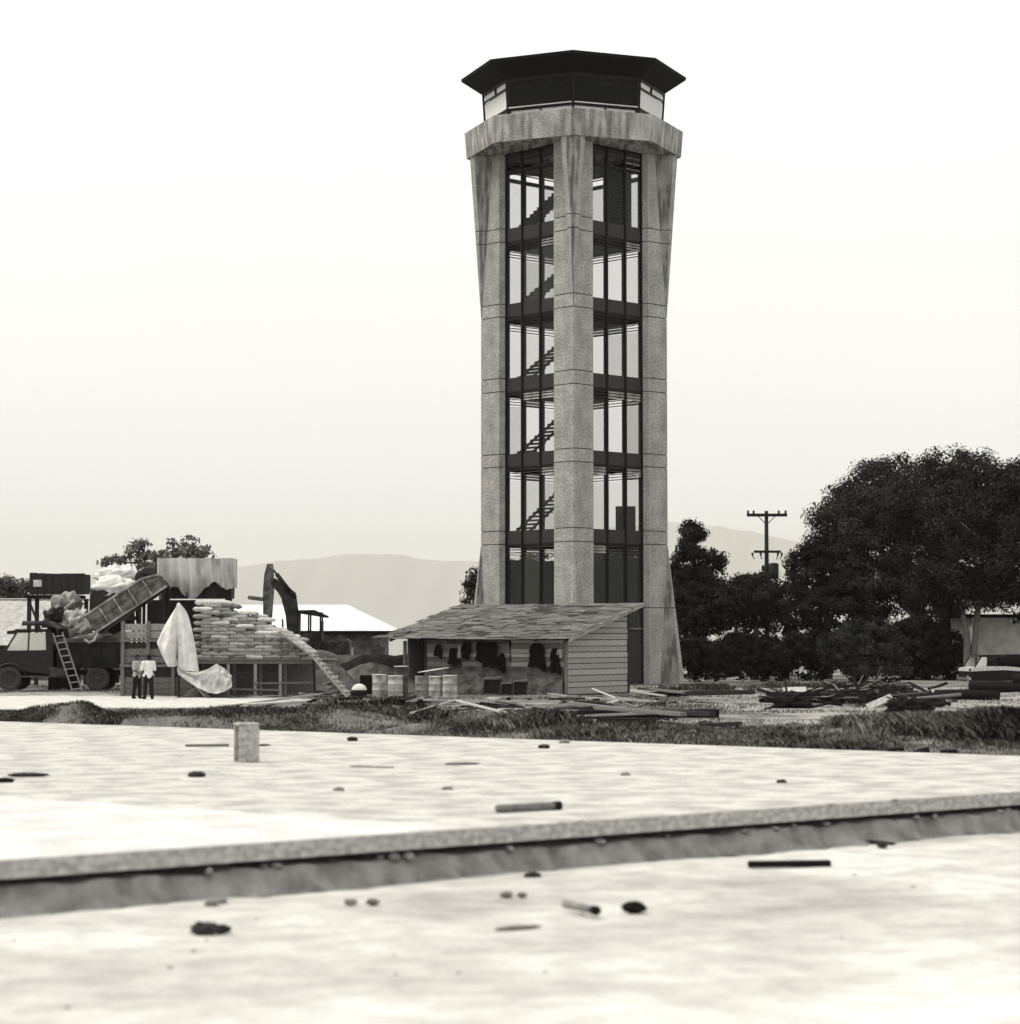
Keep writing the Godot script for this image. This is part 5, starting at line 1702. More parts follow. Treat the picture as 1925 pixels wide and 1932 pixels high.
func make_trees():
	var lob := func(px: float, py: float, d: float, wx: float, wy: float, base: Vector3, dz := 0.0, depth := 0.0) -> Array:
		var k := d / F
		var c := P(px, py, d - dz) - base
		return [c, Vector3(wx * k, wy * k, (wx * k * 0.85) if depth == 0.0 else depth)]
	var b := Wd(1312, 127)
	tree("conical_tree", "dark conical tree close behind the right side of the tower", b, [lob.call(1306, 1030, 127, 26, 50, b), lob.call(1312, 1085, 127, 62, 62, b), lob.call(1300, 1150, 127, 75, 55, b), lob.call(1345, 1150, 126, 62, 50, b)], 0.2, 95.0, 0.1, 0.6, 0.02)
	b = Wd(1425, 125)
	tree("spreading_tree", "low spreading dark tree below the utility pole", b, [lob.call(1400, 1140, 125, 70, 42, b), lob.call(1470, 1150, 125, 75, 50, b), lob.call(1425, 1110, 127, 45, 26, b)], 0.22, 95.0, 0.1, 0.7, 0.018)
	b = Wd(1560, 128)
	tree("spreading_tree", "dark tree filling in at the left foot of the great round tree", b, [lob.call(1565, 1090, 128, 80, 72, b), lob.call(1530, 1060, 128, 40, 40, b), lob.call(1600, 1140, 127, 95, 55, b)], 0.3, 100.0, 0.11, 0.8, 0.018)
	b = Wd(1735, 133)
	tree("great_tree", "great round dark tree whose dome tops everything at the right", b, [lob.call(1600, 960, 133, 62, 52, b), lob.call(1680, 925, 133, 88, 64, b), lob.call(1795, 915, 134, 96, 68, b), lob.call(1700, 1010, 130, 170, 100, b), lob.call(1850, 985, 133, 115, 110, b), lob.call(1580, 1010, 131, 55, 55, b), lob.call(1720, 1110, 129, 170, 60, b), lob.call(1690, 1000, 133, 110, 80, b), lob.call(1800, 990, 134, 100, 90, b)], 0.55, 150.0, 0.1, 1.15, 0.026)
	b = Wd(1830, 121)
	tree("forked_tree", "dark tree with a pale forked trunk beside the parked car", b, [lob.call(1930, 950, 121, 85, 75, b), lob.call(1990, 940, 124, 90, 90, b), lob.call(1900, 1060, 120, 110, 95, b), lob.call(1800, 1110, 121, 90, 55, b), lob.call(1960, 1110, 120, 90, 62, b)], 0.3, 140.0, 0.11, 1.1, 0.02, 1.0, "bark_pale", "tree", 2)
	b = Wd(1630, 118)
	tree("round_shrub", "rounded bush in front of the great tree", b, [lob.call(1640, 1215, 118, 68, 46, b), lob.call(1590, 1225, 118, 45, 40, b), lob.call(1650, 1255, 118, 62, 40, b)], 0.1, 80.0, 0.09, 0.5, 0.035, 1.0, "bark", "shrub")
	b = Wd(1350, 120)
	tree("round_shrub", "dark bush at the foot of the conical tree", b, [lob.call(1330, 1245, 120, 50, 42, b), lob.call(1390, 1240, 120, 50, 48, b)], 0.08, 70.0, 0.1, 0.5, 0.016, 0.9, "bark", "shrub")
	b = Wd(1470, 122)
	tree("round_shrub", "dark bush under the low spreading tree", b, [lob.call(1450, 1250, 122, 55, 40, b), lob.call(1525, 1240, 122, 60, 50, b)], 0.08, 70.0, 0.1, 0.55, 0.016, 0.9, "bark", "shrub")
	b = Wd(1745, 124)
	tree("round_shrub", "dark bush between the rounded bush and the forked trunk", b, [lob.call(1740, 1225, 124, 75, 62, b), lob.call(1790, 1240, 125, 50, 48, b)], 0.08, 80.0, 0.1, 0.6, 0.014, 1.0, "bark", "shrub")
	for g in [[1300, 137, 1235, 90, 60], [1410, 138, 1230, 100, 70], [1530, 139, 1225, 110, 75], [1650, 139, 1220, 110, 75], [1770, 140, 1215, 110, 80]]:
		b = Wd(g[0], g[1])
		tree("hedge_bush", {1300: "tall dark bush farthest left in the thicket behind the trees", 1410: "tall dark bush in the thicket behind the low spreading tree", 1530: "tall dark bush in the thicket behind the pole and bushes", 1650: "tall dark bush in the thicket behind the rounded bush", 1770: "tall dark bush farthest right in the thicket behind the trees"}[g[0]], b, [lob.call(g[0], g[2], g[1], g[3] * 0.6, g[4], b), lob.call(g[0] + 50, g[2] + 20, g[1], g[3] * 0.5, g[4] * 0.7, b)], 0.08, 70.0, 0.14, 0.7, 0.014, 0.5, "bark", "shrub")
	b = Wd(925, 136)
	tree("slender_tree", "small tree peeping out left of the tower base", b, [lob.call(895, 1095, 136, 20, 26, b), lob.call(905, 1130, 136, 32, 26, b), lob.call(960, 1110, 136, 55, 60, b), lob.call(1020, 1100, 138, 45, 60, b)], 0.15, 45.0, 0.13, 0.6, 0.035, 0.55)
	b = Wd(1150, 138)
	tree("spreading_tree", "dark tree seen through the glass at the foot of the tower", b, [lob.call(1130, 1090, 138, 70, 60, b), lob.call(1190, 1100, 138, 70, 70, b)], 0.2, 80.0, 0.11, 0.7, 0.018)
	b = Wd(300, 122)
	tree("airy_tree", "sparse airy tree standing behind the canvas-covered hopper", b, [lob.call(352, 1035, 122, 42, 26, b), lob.call(372, 1050, 121, 34, 18, b), lob.call(270, 1040, 122, 36, 20, b), lob.call(225, 1062, 122, 34, 14, b), lob.call(310, 1062, 122, 60, 18, b)], 0.16, 26.0, 0.13, 0.55, 0.1, 0.42)
	b = Wd(10, 175)
	tree("distant_tree", "dark rounded tree rising over the long building at the left edge", b, [lob.call(20, 1122, 175, 60, 30, b), lob.call(-50, 1120, 175, 60, 30, b)], 0.2, 50.0, 0.2, 1.0, 0.05)

# ---------------------------------------------------------------- grass and weeds
func make_grass():
	var v := PackedVector3Array()
	var n := PackedVector3Array()
	var c := PackedColorArray()
	var blades := func(x: float, d: float, cnt: int, h: float, spread: float, l: float):
		for k in cnt:
			var px := x + rng.randfn() * spread
			var pd := d + rng.randfn() * spread
			if side(FA, FB, Vector2(px, pd)) < 0.1:
				continue
			var y := land(px, pd) - 0.02
			var hh := h * rng.randf_range(0.45, 1.15)
			var az := rng.randf() * TAU
			var w := Vector3(cos(az), 0, sin(az)) * 0.0065 * (1.0 + h)
			var lean := Vector3(rng.randfn(), 0, rng.randfn()) * hh * 0.4
			var p := Vector3(px, y, -pd)
			var mid := p + lean * 0.35 + Vector3.UP * hh * 0.6
			var tip := p + lean + Vector3.UP * hh
			v.append(p - w); v.append(mid + w * 0.8); v.append(p + w)
			v.append(p - w); v.append(tip); v.append(mid + w * 0.8)
			var sh := l * rng.randf_range(0.6, 1.4)
			var nn := (Vector3.UP * 0.6 + Vector3(rng.randfn(), 0, rng.randfn()) * 0.5).normalized()
			for q in 6:
				n.append(nn)
				c.append(Color(sh, sh * 0.985, sh * 0.9))
	# thin cover everywhere beyond the apron
	for k in 9000:
		var d := rng.randf_range(46.0, 112.0)
		var x := rng.randf_range(-0.26, 0.26) * d
		var p := Vector2(x, d)
		var sf := side(FA, FB, p)
		if sf < 0.15:
			continue
		var g := nz.get_noise_2d(x * 7.0 + 50.0, d * 7.0)
		var road := lump(x, d, -19.0, 83.0, 12.0, 9.5, 1.0)
		if road > 0.33 or g < -0.12:
			continue
		blades.call(x, d, 16, 0.09 + 0.14 * maxf(g, 0.0), 0.28, 0.15 if g < 0.1 else 0.11)
	for k in 12000:
		var q := FA.lerp(FB, rng.randf_range(-0.25, 1.25)) + Vector2(0.6, 0.8) * pow(rng.randf(), 1.4) * 9.0
		var g := nz.get_noise_2d(q.x * 11.0 + 20.0, q.y * 11.0)
		if lump(q.x, q.y, -19.0, 83.0, 12.0, 9.5, 1.0) > 0.33 or g < -0.22:
			continue
		blades.call(q.x, q.y, 16, 0.08 + 0.2 * maxf(g + 0.1, 0.0), 0.16, lerpf(0.36, 0.08, smoothstep(-0.35, 0.35, g + 0.4 * nz.get_noise_2d(q.x * 40.0, q.y * 40.0))))
	# thick weeds on the mounds: px, py, how many tufts, height, half width in px, half depth in m, tone
	for g in [[95, 1352, 220, 0.16, 55, 0.9, 0.1], [60, 1357, 90, 0.14, 50, 0.5, 0.05], [150, 1354, 130, 0.18, 25, 0.6, 0.04], [186, 1357, 100, 0.15, 28, 0.6, 0.08], [280, 1360, 160, 0.18, 70, 0.7, 0.09], [430, 1364, 130, 0.3, 75, 0.7, 0.07], [530, 1362, 120, 0.3, 60, 0.8, 0.09],
			[610, 1358, 170, 0.42, 45, 1.0, 0.1], [660, 1352, 220, 0.5, 38, 1.2, 0.055], [735, 1350, 220, 0.5, 42, 1.2, 0.06], [790, 1360, 120, 0.36, 40, 0.9, 0.08], [900, 1366, 90, 0.26, 60, 0.8, 0.1], [1000, 1372, 160, 0.4, 60, 1.0, 0.1], [1110, 1384, 120, 0.3, 60, 0.8, 0.09], [1250, 1390, 110, 0.24, 80, 0.8, 0.13],
			[1400, 1398, 120, 0.26, 80, 0.8, 0.13], [1500, 1375, 120, 0.25, 90, 1.5, 0.2], [1600, 1378, 130, 0.5, 25, 0.8, 0.11], [1690, 1385, 200, 0.42, 60, 1.0, 0.12], [1780, 1385, 220, 0.5, 60, 1.2, 0.14], [1850, 1400, 240, 0.55, 45, 0.7, 0.06], [1910, 1398, 200, 0.6, 40, 0.9, 0.07], [1870, 1365, 200, 0.5, 60, 1.5, 0.18], [1330, 1300, 60, 0.4, 60, 1.5, 0.06], [1530, 1296, 60, 0.4, 130, 2.0, 0.06]]:
		var p0 := Gd(g[0], g[1], 0.05)
		for k in int(g[2] * 0.6):
			var d: float = -p0.z + rng.randfn() * g[5] * 0.6
			var x: float = (g[0] + rng.randfn() * g[4] * 0.55 - CX) / F * d
			blades.call(x, d, 70, g[3] * 0.75, 0.16, g[6] * rng.randf_range(0.8, 1.8))
	var arr := []
	arr.resize(Mesh.ARRAY_MAX)
	arr[Mesh.ARRAY_VERTEX] = v
	arr[Mesh.ARRAY_NORMAL] = n
	arr[Mesh.ARRAY_COLOR] = c
	var m := ArrayMesh.new()
	m.add_surface_from_arrays(Mesh.PRIMITIVE_TRIANGLES, arr)
	var o := put(m, "grass", M.grass, self)
	meta(o, "dry grass and weeds growing beyond the apron edge", "grass")
	o.set_meta("kind", "stuff")

# ---------------------------------------------------------------- rubble, boards, logs
func make_debris():
	# boards and poles lying beyond the apron: from, to (px, py on the ground), width, thickness, material, lift, label
	var boards := [
		[[395, 1338], [640, 1306], 0.12, 0.07, "plank", 0.12, "long thin pole lying across the verge in front of the sacks"],
		[[470, 1330], [598, 1322], 0.45, 0.06, "timber_light", 0.15, "bright broad board lying in front of the ramp"],
		[[545, 1326], [680, 1318], 0.25, 0.1, "plank_black", 0.05, "dark beam lying at the foot of the ramp"],
		[[775, 1347], [858, 1322], 0.07, 0.05, "plank_pale", 0.3, "thin pale pole rising to the right before the drums"],
		[[858, 1322], [985, 1354], 0.09, 0.06, "timber_light", 0.28, "thin pale pole sloping down to the right before the shed"],
		[[800, 1322], [1060, 1325], 0.09, 0.06, "plank", 0.12, "long straight pole lying along the foot of the shed"],
		[[880, 1336], [975, 1340], 0.5, 0.12, "plank_black", 0.02, "dark broad board before the shed"],
		[[1008, 1357], [1260, 1345], 0.1, 0.07, "plank", 0.16, "long pale lath in front of the dark beams"],
		[[1075, 1330], [1225, 1348], 0.22, 0.14, "plank_grey", 0.1, "grey squared beam sloping towards the dark beams"],
		[[1100, 1318], [1230, 1324], 0.2, 0.08, "plank", 0.12, "weathered plank lying below the shed end wall"],
		[[1118, 1300], [1162, 1318], 0.06, 0.05, "timber_light", 0.42, "short bright stick leaning by the shed end wall"],
		[[1090, 1356], [1355, 1354], 0.25, 0.3, "plank_black", 0.02, "long black squared beam in front of the tower"],
		[[1130, 1362], [1260, 1364], 0.4, 0.14, "plank_black", 0.0, "black beam half sunk under the long black beam"],
		[[1210, 1344], [1345, 1350], 0.22, 0.12, "plank_dark", 0.34, "dark plank lying on top of the long black beam"],
		[[1140, 1338], [1290, 1350], 0.18, 0.1, "plank_grey", 0.42, "grey plank laid askew over the black beams"],
		[[1205, 1300], [1290, 1308], 0.15, 0.1, "plank_grey", 0.2, "grey board lying by the right column foot"],
		[[1230, 1312], [1420, 1308], 0.3, 0.18, "plank_dark", 0.02, "dark beam lying beyond the right column foot"],
		[[1200, 1306], [1255, 1314], 0.1, 0.06, "plank_pale", 0.25, "pale lath crossing the grey board by the right column foot"],
		[[1325, 1372], [1395, 1368], 0.22, 0.12, "plank_dark", 0.03, "short dark board on the grass right of the black beams"],
		[[720, 1334], [770, 1338], 0.15, 0.08, "plank_dark", 0.1, "short dark board below the drums"],
		[[1040, 1314], [1075, 1320], 0.3, 0.16, "stone", 0.05, "pale broken block before the shed"]]
	for g in boards:
		var a := Gd(g[0][0], g[0][1], g[5])
		var b := Gd(g[1][0], g[1][1], g[5])
		single(boxmesh(Vector3((b - a).length(), g[3], g[2]), 0.008), "loose_board", M[g[4]], g[6], "board", along(a, b).translated(Vector3(0, g[3] * 0.3, 0)), "boards lying about the site")
	for k in 90:
		var px := rng.randf_range(520, 1330)
		var c := Gd(px, rng.randf_range(1312, 1350), 0.0)
		c.y = land(c.x, -c.z) + rng.randf_range(0.02, 0.12)
		var l := rng.randf_range(0.25, 1.5)
		var dark := k % 5 < 3
		single(boxmesh(Vector3(l, rng.randf_range(0.02, 0.09), rng.randf_range(0.05, 0.3)), 0.008), "timber_scrap", [M.plank_black, M.plank_dark, M.plank_dark, M.plank, M.plank_grey][k % 5], "%s timber scrap strewn over the verge before the shed" % ("dark" if dark else "pale"), "timber scrap", at(c, Basis(Vector3.UP, rng.randfn() * 0.7) * Basis(Vector3.BACK, rng.randfn() * 0.13) * Basis(Vector3.RIGHT, rng.randfn() * 0.3)), "%s scraps strewn before the shed" % ("dark" if dark else "pale"))
	# brushwood piles at the right
	var sticks := [[1450, 1572, 1322, 1336, 26, "brushwood pile left of the pale gap", "left"], [1560, 1700, 1308, 1332, 34, "brushwood pile in the middle below the trees", "middle"], [1690, 1775, 1318, 1344, 22, "low brushwood pile at the right", "right"]]
	for g in sticks:
		for k in g[4]:
			var c := Gd(rng.randf_range(g[0], g[1]), rng.randf_range(g[2], g[3]), 0.0)
			var l := rng.randf_range(0.7, 2.4)
			var r := rng.randf_range(0.02, 0.06)
			var y := rng.randf_range(0.05, 0.5)
			var dirv := Vector3(rng.randfn(), rng.randfn() * 0.16, rng.randfn() * 0.5).normalized() * l * 0.5
			var s := st(true)
			tube(s, [-dirv, Vector3(rng.randfn(), rng.randfn(), rng.randfn()) * 0.05, dirv], [r, r * 0.9, r * 0.6], 7)
			single(done(s), "branch", [M.plank_black, M.plank_black, M.plank_dark, M.plank_black, M.plank_black, M.bark, M.plank_black, M.plank_grey][k % 8], "rough dark branch in the " + g[5], "branch", at(c + Vector3(0, y, 0)), "branches of the " + g[5])
		for k in 5:
			var c := Gd(rng.randf_range(g[0], g[1]), rng.randf_range(g[2] + 4, g[3]), 0.0)
			single(blob(rng.randf_range(0.25, 0.42), 40 + k, 1.0, true), "root_clump", M.plank_black, "black clump of roots and earth in the " + g[5], "root clump", Transform3D(Basis.from_scale(Vector3(1.6, 0.8, 1.0)), c + Vector3(0, 0.1, 0)), "root clumps of the " + g[5])
	for g in [[1500, 1316, "timber_light", 0.3, "pale splintered board stuck in the left brushwood pile"], [1660, 1336, "plank_pale", 0.2, "pale board lying between the brushwood piles"], [1760, 1312, "plank_pale", 0.1, "pale thin board beyond the right brushwood pile"]]:
		var c := Gd(g[0], g[1], 0.0)
		single(boxmesh(Vector3(0.9, 0.05, 0.3), 0.006), "loose_board", M[g[2]], g[4], "board", at(c + Vector3(0, g[3], 0), Basis(Vector3.BACK, rng.randf_range(-0.4, 0.4)) * Basis(Vector3.RIGHT, 0.7)), "boards lying about the site")
	# log stack by the car
	var lo := [[1838, 1925, 1322, 0.16], [1850, 1935, 1322, 0.18], [1844, 1930, 1314, 0.5], [1860, 1945, 1312, 0.46], [1842, 1960, 1304, 0.78]]
	for k in lo.size():
		var g: Array = lo[k]
		var a := Gd(g[0], g[2] + 8, 0.0)
		var b := Gd(g[1] + 20, g[2] + 8, 0.0)
		a.z = -87.0 + 0.3 * k
		b.z = -86.0 + 0.25 * k
		a.y = g[3]
		b.y = g[3]
		var s := st(true)
		tube(s, [a, a.lerp(b, 0.5) + Vector3(0, 0.03, 0), b], [0.2, 0.19, 0.17], 12)
		single(done(s), "log", M.plank_black, ["black log at the bottom front of the log stack", "black log at the bottom back of the log stack", "black log in the middle of the log stack front", "black log in the middle of the log stack back", "topmost black log of the stack before the car"][k], "log", Transform3D.IDENTITY, "logs stacked before the parked car")
	# stakes along the far edge of the apron
	for px in [1467, 1487, 1527, 1563, 1595, 1652, 1684, 1724]:
		var f: float = 0.0
		var p := Vector3.ZERO
		for it in 60:   # walk along the edge until the stake stands under its bearing
			var q := FA.lerp(FB, f)
			p = Vector3(q.x, 0, -q.y)
			if (q.x / q.y) * F + CX > px:
				break
			f += 0.02
		p += Vector3(0.25, -0.02, -0.3)
		single(boxmesh(Vector3(rng.randf_range(0.25, 0.45), 0.16, 0.16), 0.03), "form_block", M.plank_black, "small black block in the row along the far apron edge", "block", at(p, Basis(Vector3.UP, 0.6 + rng.randf_range(-0.4, 0.4)) * Basis(Vector3.BACK, rng.randf_range(-0.2, 0.2))), "black blocks along the apron edge")
	# the upright hollow block on the apron
	var bp := Gd(466, 1438)
	var t := thing("concrete_block", "upright hollow concrete block standing alone on the apron", "concrete block", bp, deg_to_rad(26.0))
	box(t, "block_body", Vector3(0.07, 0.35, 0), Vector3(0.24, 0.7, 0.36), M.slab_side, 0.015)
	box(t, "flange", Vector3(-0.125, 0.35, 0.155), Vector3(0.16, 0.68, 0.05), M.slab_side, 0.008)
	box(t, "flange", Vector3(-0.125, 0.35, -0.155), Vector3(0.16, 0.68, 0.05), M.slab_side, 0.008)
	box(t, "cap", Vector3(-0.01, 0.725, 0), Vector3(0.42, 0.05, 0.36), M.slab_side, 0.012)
	# litter on the apron and the ground before it
	var flat := [
		[[350, 1409], [432, 1408], 0.12, 0.05, "plank_grey", 0.0, "grey batten lying behind the upright block"],
		[[480, 1408], [510, 1407], 0.08, 0.04, "plank_dark", 0.0, "short dark batten right of the upright block"],
		[[14, 1466], [90, 1465], 0.1, 0.07, "plank_dark", 0.0, "dark batten on the apron near the left edge"],
		[[-20, 1477], [27, 1476], 0.12, 0.08, "plank_black", 0.0, "black batten cut off by the left picture edge"],
		[[355, 1466], [388, 1466], 0.16, 0.1, "stone_dark", 0.0, "small dark brick lying alone on the apron"],
		[[655, 1398], [675, 1398], 0.16, 0.1, "stone_dark", 0.0, "small dark chunk near the far apron edge"],
		[[1016, 1412], [1038, 1412], 0.16, 0.09, "stone_dark", 0.0, "small dark chunk on the apron below the black beams"],
		[[840, 1443], [905, 1442], 0.12, 0.04, "plank_grey", 0.0, "thin grey batten in the middle of the apron"],
		[[662, 1447], [742, 1449], 0.1, 0.03, "plank_pale", 0.0, "faint pale lath left of the middle of the apron"],
		[[1290, 1390], [1340, 1388], 0.12, 0.05, "plank_grey", 0.0, "grey lath by the far apron edge"],
		[[1412, 1634], [1567, 1632], 0.1, 0.085, "plank_black", -0.57, "straight black bar lying on the sandy foreground"],
		[[1630, 1588], [1688, 1592], 0.09, 0.06, "plank_dark", -0.57, "short dark splinter close under the slab edge at the right"],
		[[1545, 1590], [1640, 1589], 0.05, 0.03, "plank_grey", -0.57, "thin grey stick close under the slab edge at the right"],
		[[1175, 1716], [1219, 1716], 0.14, 0.12, "plank_black", -0.57, "black chunk of wood on the sandy foreground"],
		[[935, 1752], [1020, 1746], 0.06, 0.04, "plank_grey", -0.57, "thin grey stick in the middle of the sandy foreground"],
		[[1330, 1614], [1395, 1612], 0.06, 0.035, "plank_grey", -0.57, "thin stick left of the straight black bar"]]
	for g in flat:
		var a := Gd(g[0][0], g[0][1], g[5])
		var b := Gd(g[1][0], g[1][1], g[5])
		var piece := boxmesh(Vector3((b - a).length(), g[3], g[2]), 0.012)
		if (b - a).length() < 0.75:
			piece = blob(0.5, int(g[0][0]), 0.35, true)
			single(piece, "litter_piece", M[g[4]], g[6], "litter", along(a, b).translated(Vector3(0, g[3] * 0.35 + (0.006 if g[5] == 0.0 else -0.02), 0)) * Transform3D(Basis.from_scale(Vector3((b - a).length(), g[3] * 1.1, g[2] * 1.2)), Vector3.ZERO), "litter on the apron and foreground")
			continue
		single(piece, "litter_piece", M[g[4]], g[6], "litter", along(a, b).translated(Vector3(0, g[3] * 0.5 + (0.006 if g[5] == 0.0 else -0.02), 0)), "litter on the apron and foreground")
	for g in [[[938, 1534], [1056, 1528], 0.055, 0.0, "plank_grey", "pale round pole lying just behind the slab edge"], [[1066, 1714], [1126, 1727], 0.045, -0.57, "stone", "short pale pipe with a dark end in the foreground"]]:
		var a := Gd(g[0][0], g[0][1], g[3]) + Vector3(0, g[2] + 0.005, 0)
		var b := Gd(g[1][0], g[1][1], g[3]) + Vector3(0, g[2] + 0.005, 0)
		var tt := thing("round_pole", g[5], "pole", a, 0.0, "round poles on the ground")
		pole(tt, "shaft", [Vector3.ZERO, b - a], [g[2], g[2]], M[g[4]], 12)
		pole(tt, "dark_end", [(b - a) * 0.9, (b - a) * 1.01], [g[2] * 1.15, g[2] * 1.15], M.plank_black, 12)
	# lumps lying about the foreground
	var rocks := [[386, 1758, 0.085, "stone_dark"], [420, 1756, 0.055, "stone_dark"], [400, 1706, 0.05, "stone"], [418, 1702, 0.04, "stone"], [662, 1704, 0.045, "stone"], [703, 1704, 0.045, "stone"], [955, 1690, 0.045, "stone"], [985, 1690, 0.035, "stone"], [1665, 1596, 0.05, "stone_dark"], [1475, 1477, 0.05, "stone_dark"], [1180, 1463, 0.05, "stone"], [640, 1492, 0.05, "stone"], [845, 1490, 0.05, "stone"], [1065, 1402, 0.07, "stone"], [725, 1660, 0.06, "stone_dark"], [1005, 1655, 0.06, "stone_dark"], [380, 1668, 0.05, "stone_dark"]]
	for k in rocks.size():
		var g: Array = rocks[k]
		var lev := -0.57 if g[1] > 1580 else 0.0
		var c := Gd(g[0], g[1], lev)
		single(blob(g[2], 60 + k, 0.7, true), "stone", M[g[3]], "%s lump of rubble lying on the %s" % ["dark" if g[3] == "stone_dark" else "pale grey", "sandy foreground" if lev < 0.0 else "concrete apron"], "stone", Transform3D(Basis(Vector3.UP, k * 1.3).scaled(Vector3(1.5, 0.75, 1.0)), c + Vector3(0, g[2] * 0.3, 0)), "%s lumps on the %s" % ["dark" if g[3] == "stone_dark" else "pale", "foreground" if lev < 0.0 else "apron"])
	# gravel too small to count
	var mm := MultiMesh.new()
	mm.transform_format = MultiMesh.TRANSFORM_3D
	mm.mesh = blob(0.02, 3, 0.6)
	mm.instance_count = 45
	for k in 45:
		var d := 12.0 + 24.0 * rng.randf()
		var x := rng.randf_range(-0.27, 0.27) * d
		while side(NA, NB, Vector2(x, d)) > -0.3:
			d = 12.0 + 24.0 * rng.randf()
			x = rng.randf_range(-0.27, 0.27) * d
		var sc := rng.randf_range(0.4, 1.3) * (1.0 if k % 40 else 1.8)
		mm.set_instance_transform(k, Transform3D(Basis(Vector3.UP, rng.randf() * TAU).scaled(Vector3(sc * 1.4, sc * 0.7, sc)), Vector3(x, land(x, d) + 0.003, -d)))
	var gv := MultiMeshInstance3D.new()
	gv.name = "gravel"
	gv.multimesh = mm
	gv.material_override = M.stone
	add_child(gv)
	gv.set_meta("kind", "stuff")
	meta(gv, "fine gravel scattered over the sandy foreground", "gravel")
	# clods in the verge
	for k in 46:
		var px := rng.randf_range(500, 1900)
		var q := Gd(px, rng.randf_range(1325, 1400), 0.0)
		if side(FA, FB, Vector2(q.x, -q.z)) < 0.4:
			continue
		q.y = land(q.x, -q.z)
		var dark := k % 3 == 0
		single(blob(rng.randf_range(0.05, 0.13), 200 + k, 0.9, true), "clod", M.stone_dark if dark else M.stone, "%s clod of earth lying in the grassy verge" % ("dark" if dark else "pale"), "clod", Transform3D(Basis(Vector3.UP, k).scaled(Vector3(1.5, 0.7, 1.0)), q), "%s clods in the verge" % ("dark" if dark else "pale"))

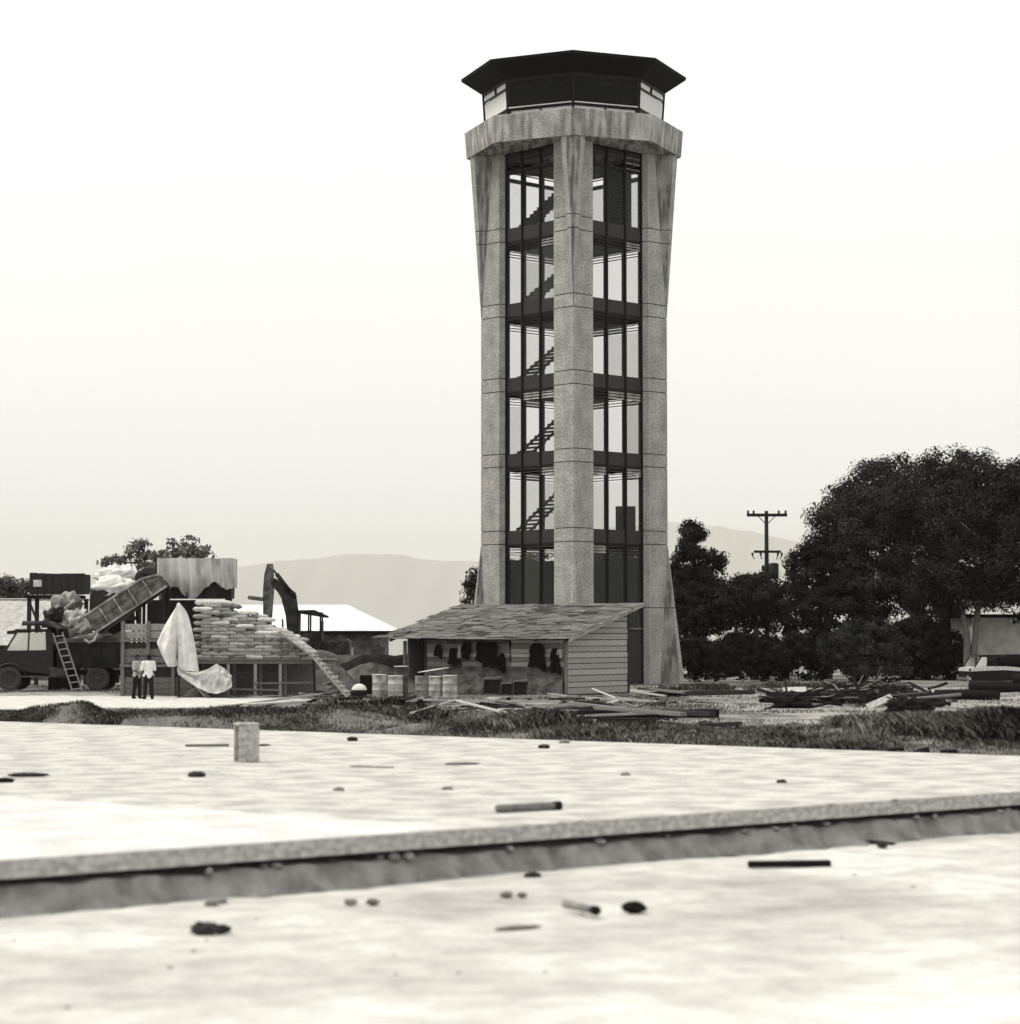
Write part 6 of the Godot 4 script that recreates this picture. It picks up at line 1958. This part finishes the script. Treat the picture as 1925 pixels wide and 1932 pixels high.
# ---------------------------------------------------------------- people
func person(label: String, p: Vector3, turn: float, shirt: Material, reach: float):
	var t := thing("person", label, "person", p, turn, "men standing by the aggregate bin")
	var v := func(x: float, y: float, z := 0.0) -> Vector3:
		return Vector3(x, y, z)
	var arm := func(s: float) -> Array:   # shoulder, elbow, wrist
		return [v.call(s * 0.19, 1.38, 0.0), v.call(s * 0.26, 1.1, 0.02 + reach * 0.05), v.call(s * (0.24 - reach * 0.1), 1.1 - 0.22 + reach * 0.16, 0.08 + reach * 0.2)]
	var legs := func(s: float) -> Array:
		return [v.call(s * 0.09, 0.9), v.call(s * 0.11, 0.49, 0.03 * s), v.call(s * 0.13, 0.09, -0.03 + 0.05 * s)]
	var body := st(true)
	var bones := [[v.call(0, 0.95), v.call(0, 1.2), 0.12, 0.13], [v.call(0, 1.2), v.call(0, 1.34), 0.13, 0.12], [v.call(-0.12, 1.37), v.call(0.12, 1.37), 0.07, 0.07], [v.call(0, 1.38), v.call(0, 1.48, 0.01), 0.055, 0.05]]
	for s in [-1.0, 1.0]:
		var a: Array = arm.call(s)
		var l: Array = legs.call(s)
		bones.append([a[0], a[1], 0.052, 0.042])
		bones.append([a[1], a[2], 0.042, 0.028])
		bones.append([l[0], l[1], 0.085, 0.055])
		bones.append([l[1], l[2], 0.055, 0.038])
	blend(body, bones, 0.022, 0.035)
	# head with brow, nose, chin and ears
	blend(body, [[v.call(0, 1.56, -0.01), v.call(0, 1.6, 0.0), 0.088, 0.09], [v.call(0, 1.5, 0.03), v.call(0, 1.53, 0.05), 0.045, 0.05], [v.call(0, 1.57, 0.085), v.call(0, 1.545, 0.105), 0.012, 0.016], [v.call(-0.03, 1.59, 0.075), v.call(0.03, 1.59, 0.075), 0.02, 0.02], [v.call(-0.09, 1.55, 0), v.call(-0.092, 1.58, 0), 0.015, 0.018], [v.call(0.09, 1.55, 0), v.call(0.092, 1.58, 0), 0.015, 0.018], [v.call(-0.02, 1.515, 0.088), v.call(0.02, 1.515, 0.088), 0.009, 0.009]], 0.011, 0.015)
	# hands: palm, four fingers and a thumb
	for s in [-1.0, 1.0]:
		var a: Array = arm.call(s)
		var w: Vector3 = a[2]
		var dirn: Vector3 = (a[2] - a[1]).normalized()
		var sid := Vector3(-s, 0, 0)
		var palm := w + dirn * 0.08
		var hb := [[w, palm, 0.026, 0.03], [w + sid * 0.012, palm + sid * 0.018, 0.022, 0.022], [w - sid * 0.012, palm - sid * 0.018, 0.022, 0.022]]
		for q in 4:
			var f0 := palm + sid * (0.027 - q * 0.018)
			var ln: float = [0.07, 0.08, 0.075, 0.06][q]
			var f1 := f0 + dirn * ln * 0.55
			hb.append([f0, f1, 0.0095, 0.009])
			hb.append([f1, f1 + (dirn + Vector3(0, -0.5, 0.35)).normalized() * ln * 0.45, 0.009, 0.008])
		hb.append([w + dirn * 0.03 + sid * 0.03, w + dirn * 0.075 + sid * 0.055, 0.012, 0.01])
		hb.append([w + dirn * 0.075 + sid * 0.055, w + dirn * 0.105 + sid * 0.052, 0.01, 0.009])
		blend(body, hb, 0.006, 0.008)
	put(done(body), "body", M.skin, t)
	var sh := st(true)
	var sb := [[v.call(0, 0.92), v.call(0, 1.2), 0.155, 0.16], [v.call(0, 1.2), v.call(0, 1.33), 0.16, 0.145], [v.call(-0.13, 1.37), v.call(0.13, 1.37), 0.088, 0.088], [v.call(-0.1, 0.9), v.call(0.1, 0.9), 0.12, 0.12]]
	for s in [-1.0, 1.0]:
		var a: Array = arm.call(s)
		sb.append([a[0], a[0].lerp(a[1], 0.9), 0.08, 0.068])
	blend(sh, sb, 0.022, 0.04)
	put(done(sh), "shirt", shirt, t)
	var tr := st(true)
	var tb := [[v.call(-0.08, 0.9), v.call(0.08, 0.9), 0.13, 0.13]]
	for s in [-1.0, 1.0]:
		var l: Array = legs.call(s)
		tb.append([l[0], l[1], 0.11, 0.08])
		tb.append([l[1], l[2], 0.08, 0.07])
	blend(tr, tb, 0.022, 0.03)
	put(done(tr), "trousers", M.trousers, t)
	for s in [-1.0, 1.0]:
		var l: Array = legs.call(s)
		var so := st(true)
		blend(so, [[l[2] - Vector3(0, 0.045, 0.03), l[2] + Vector3(0.02 * s, -0.055, 0.14), 0.045, 0.035]], 0.014, 0.02)
		put(done(so), "shoe", M.hair, t)
	var hr := st(true)
	blend(hr, [[v.call(0, 1.6, -0.03), v.call(0, 1.625, 0.0), 0.09, 0.088], [v.call(0, 1.56, -0.06), v.call(0, 1.6, -0.05), 0.06, 0.07]], 0.013, 0.02)
	put(done(hr), "hair", M.hair, t)

func make_people():
	var p := Wd(280, 86.9)
	p.y = land(p.x, 86.9)
	person("man in a loose white shirt and dark trousers with his back turned", p, deg_to_rad(205.0), M.shirt, 0.9)
	p = Wd(259, 88.4)
	p.y = land(p.x, 87.7)
	person("man in a pale shirt half hidden behind the white-shirted man", p, deg_to_rad(60.0), M.shirt_grey, 0.7)

func _ready():
	rng.seed = 20
	nz.seed = 4
	nz.frequency = 0.02
	nz.fractal_octaves = 3
	make_view()
	make_materials()
	make_ground()
	make_hills()
	make_apron()
	make_buildings()
	make_tower()
	make_shed()
	make_trees()
	make_pole()
	make_excavator()
	make_plant()
	make_sacks()
	make_truck()
	make_car()
	make_drums()
	make_people()
	make_debris()
	make_grass()
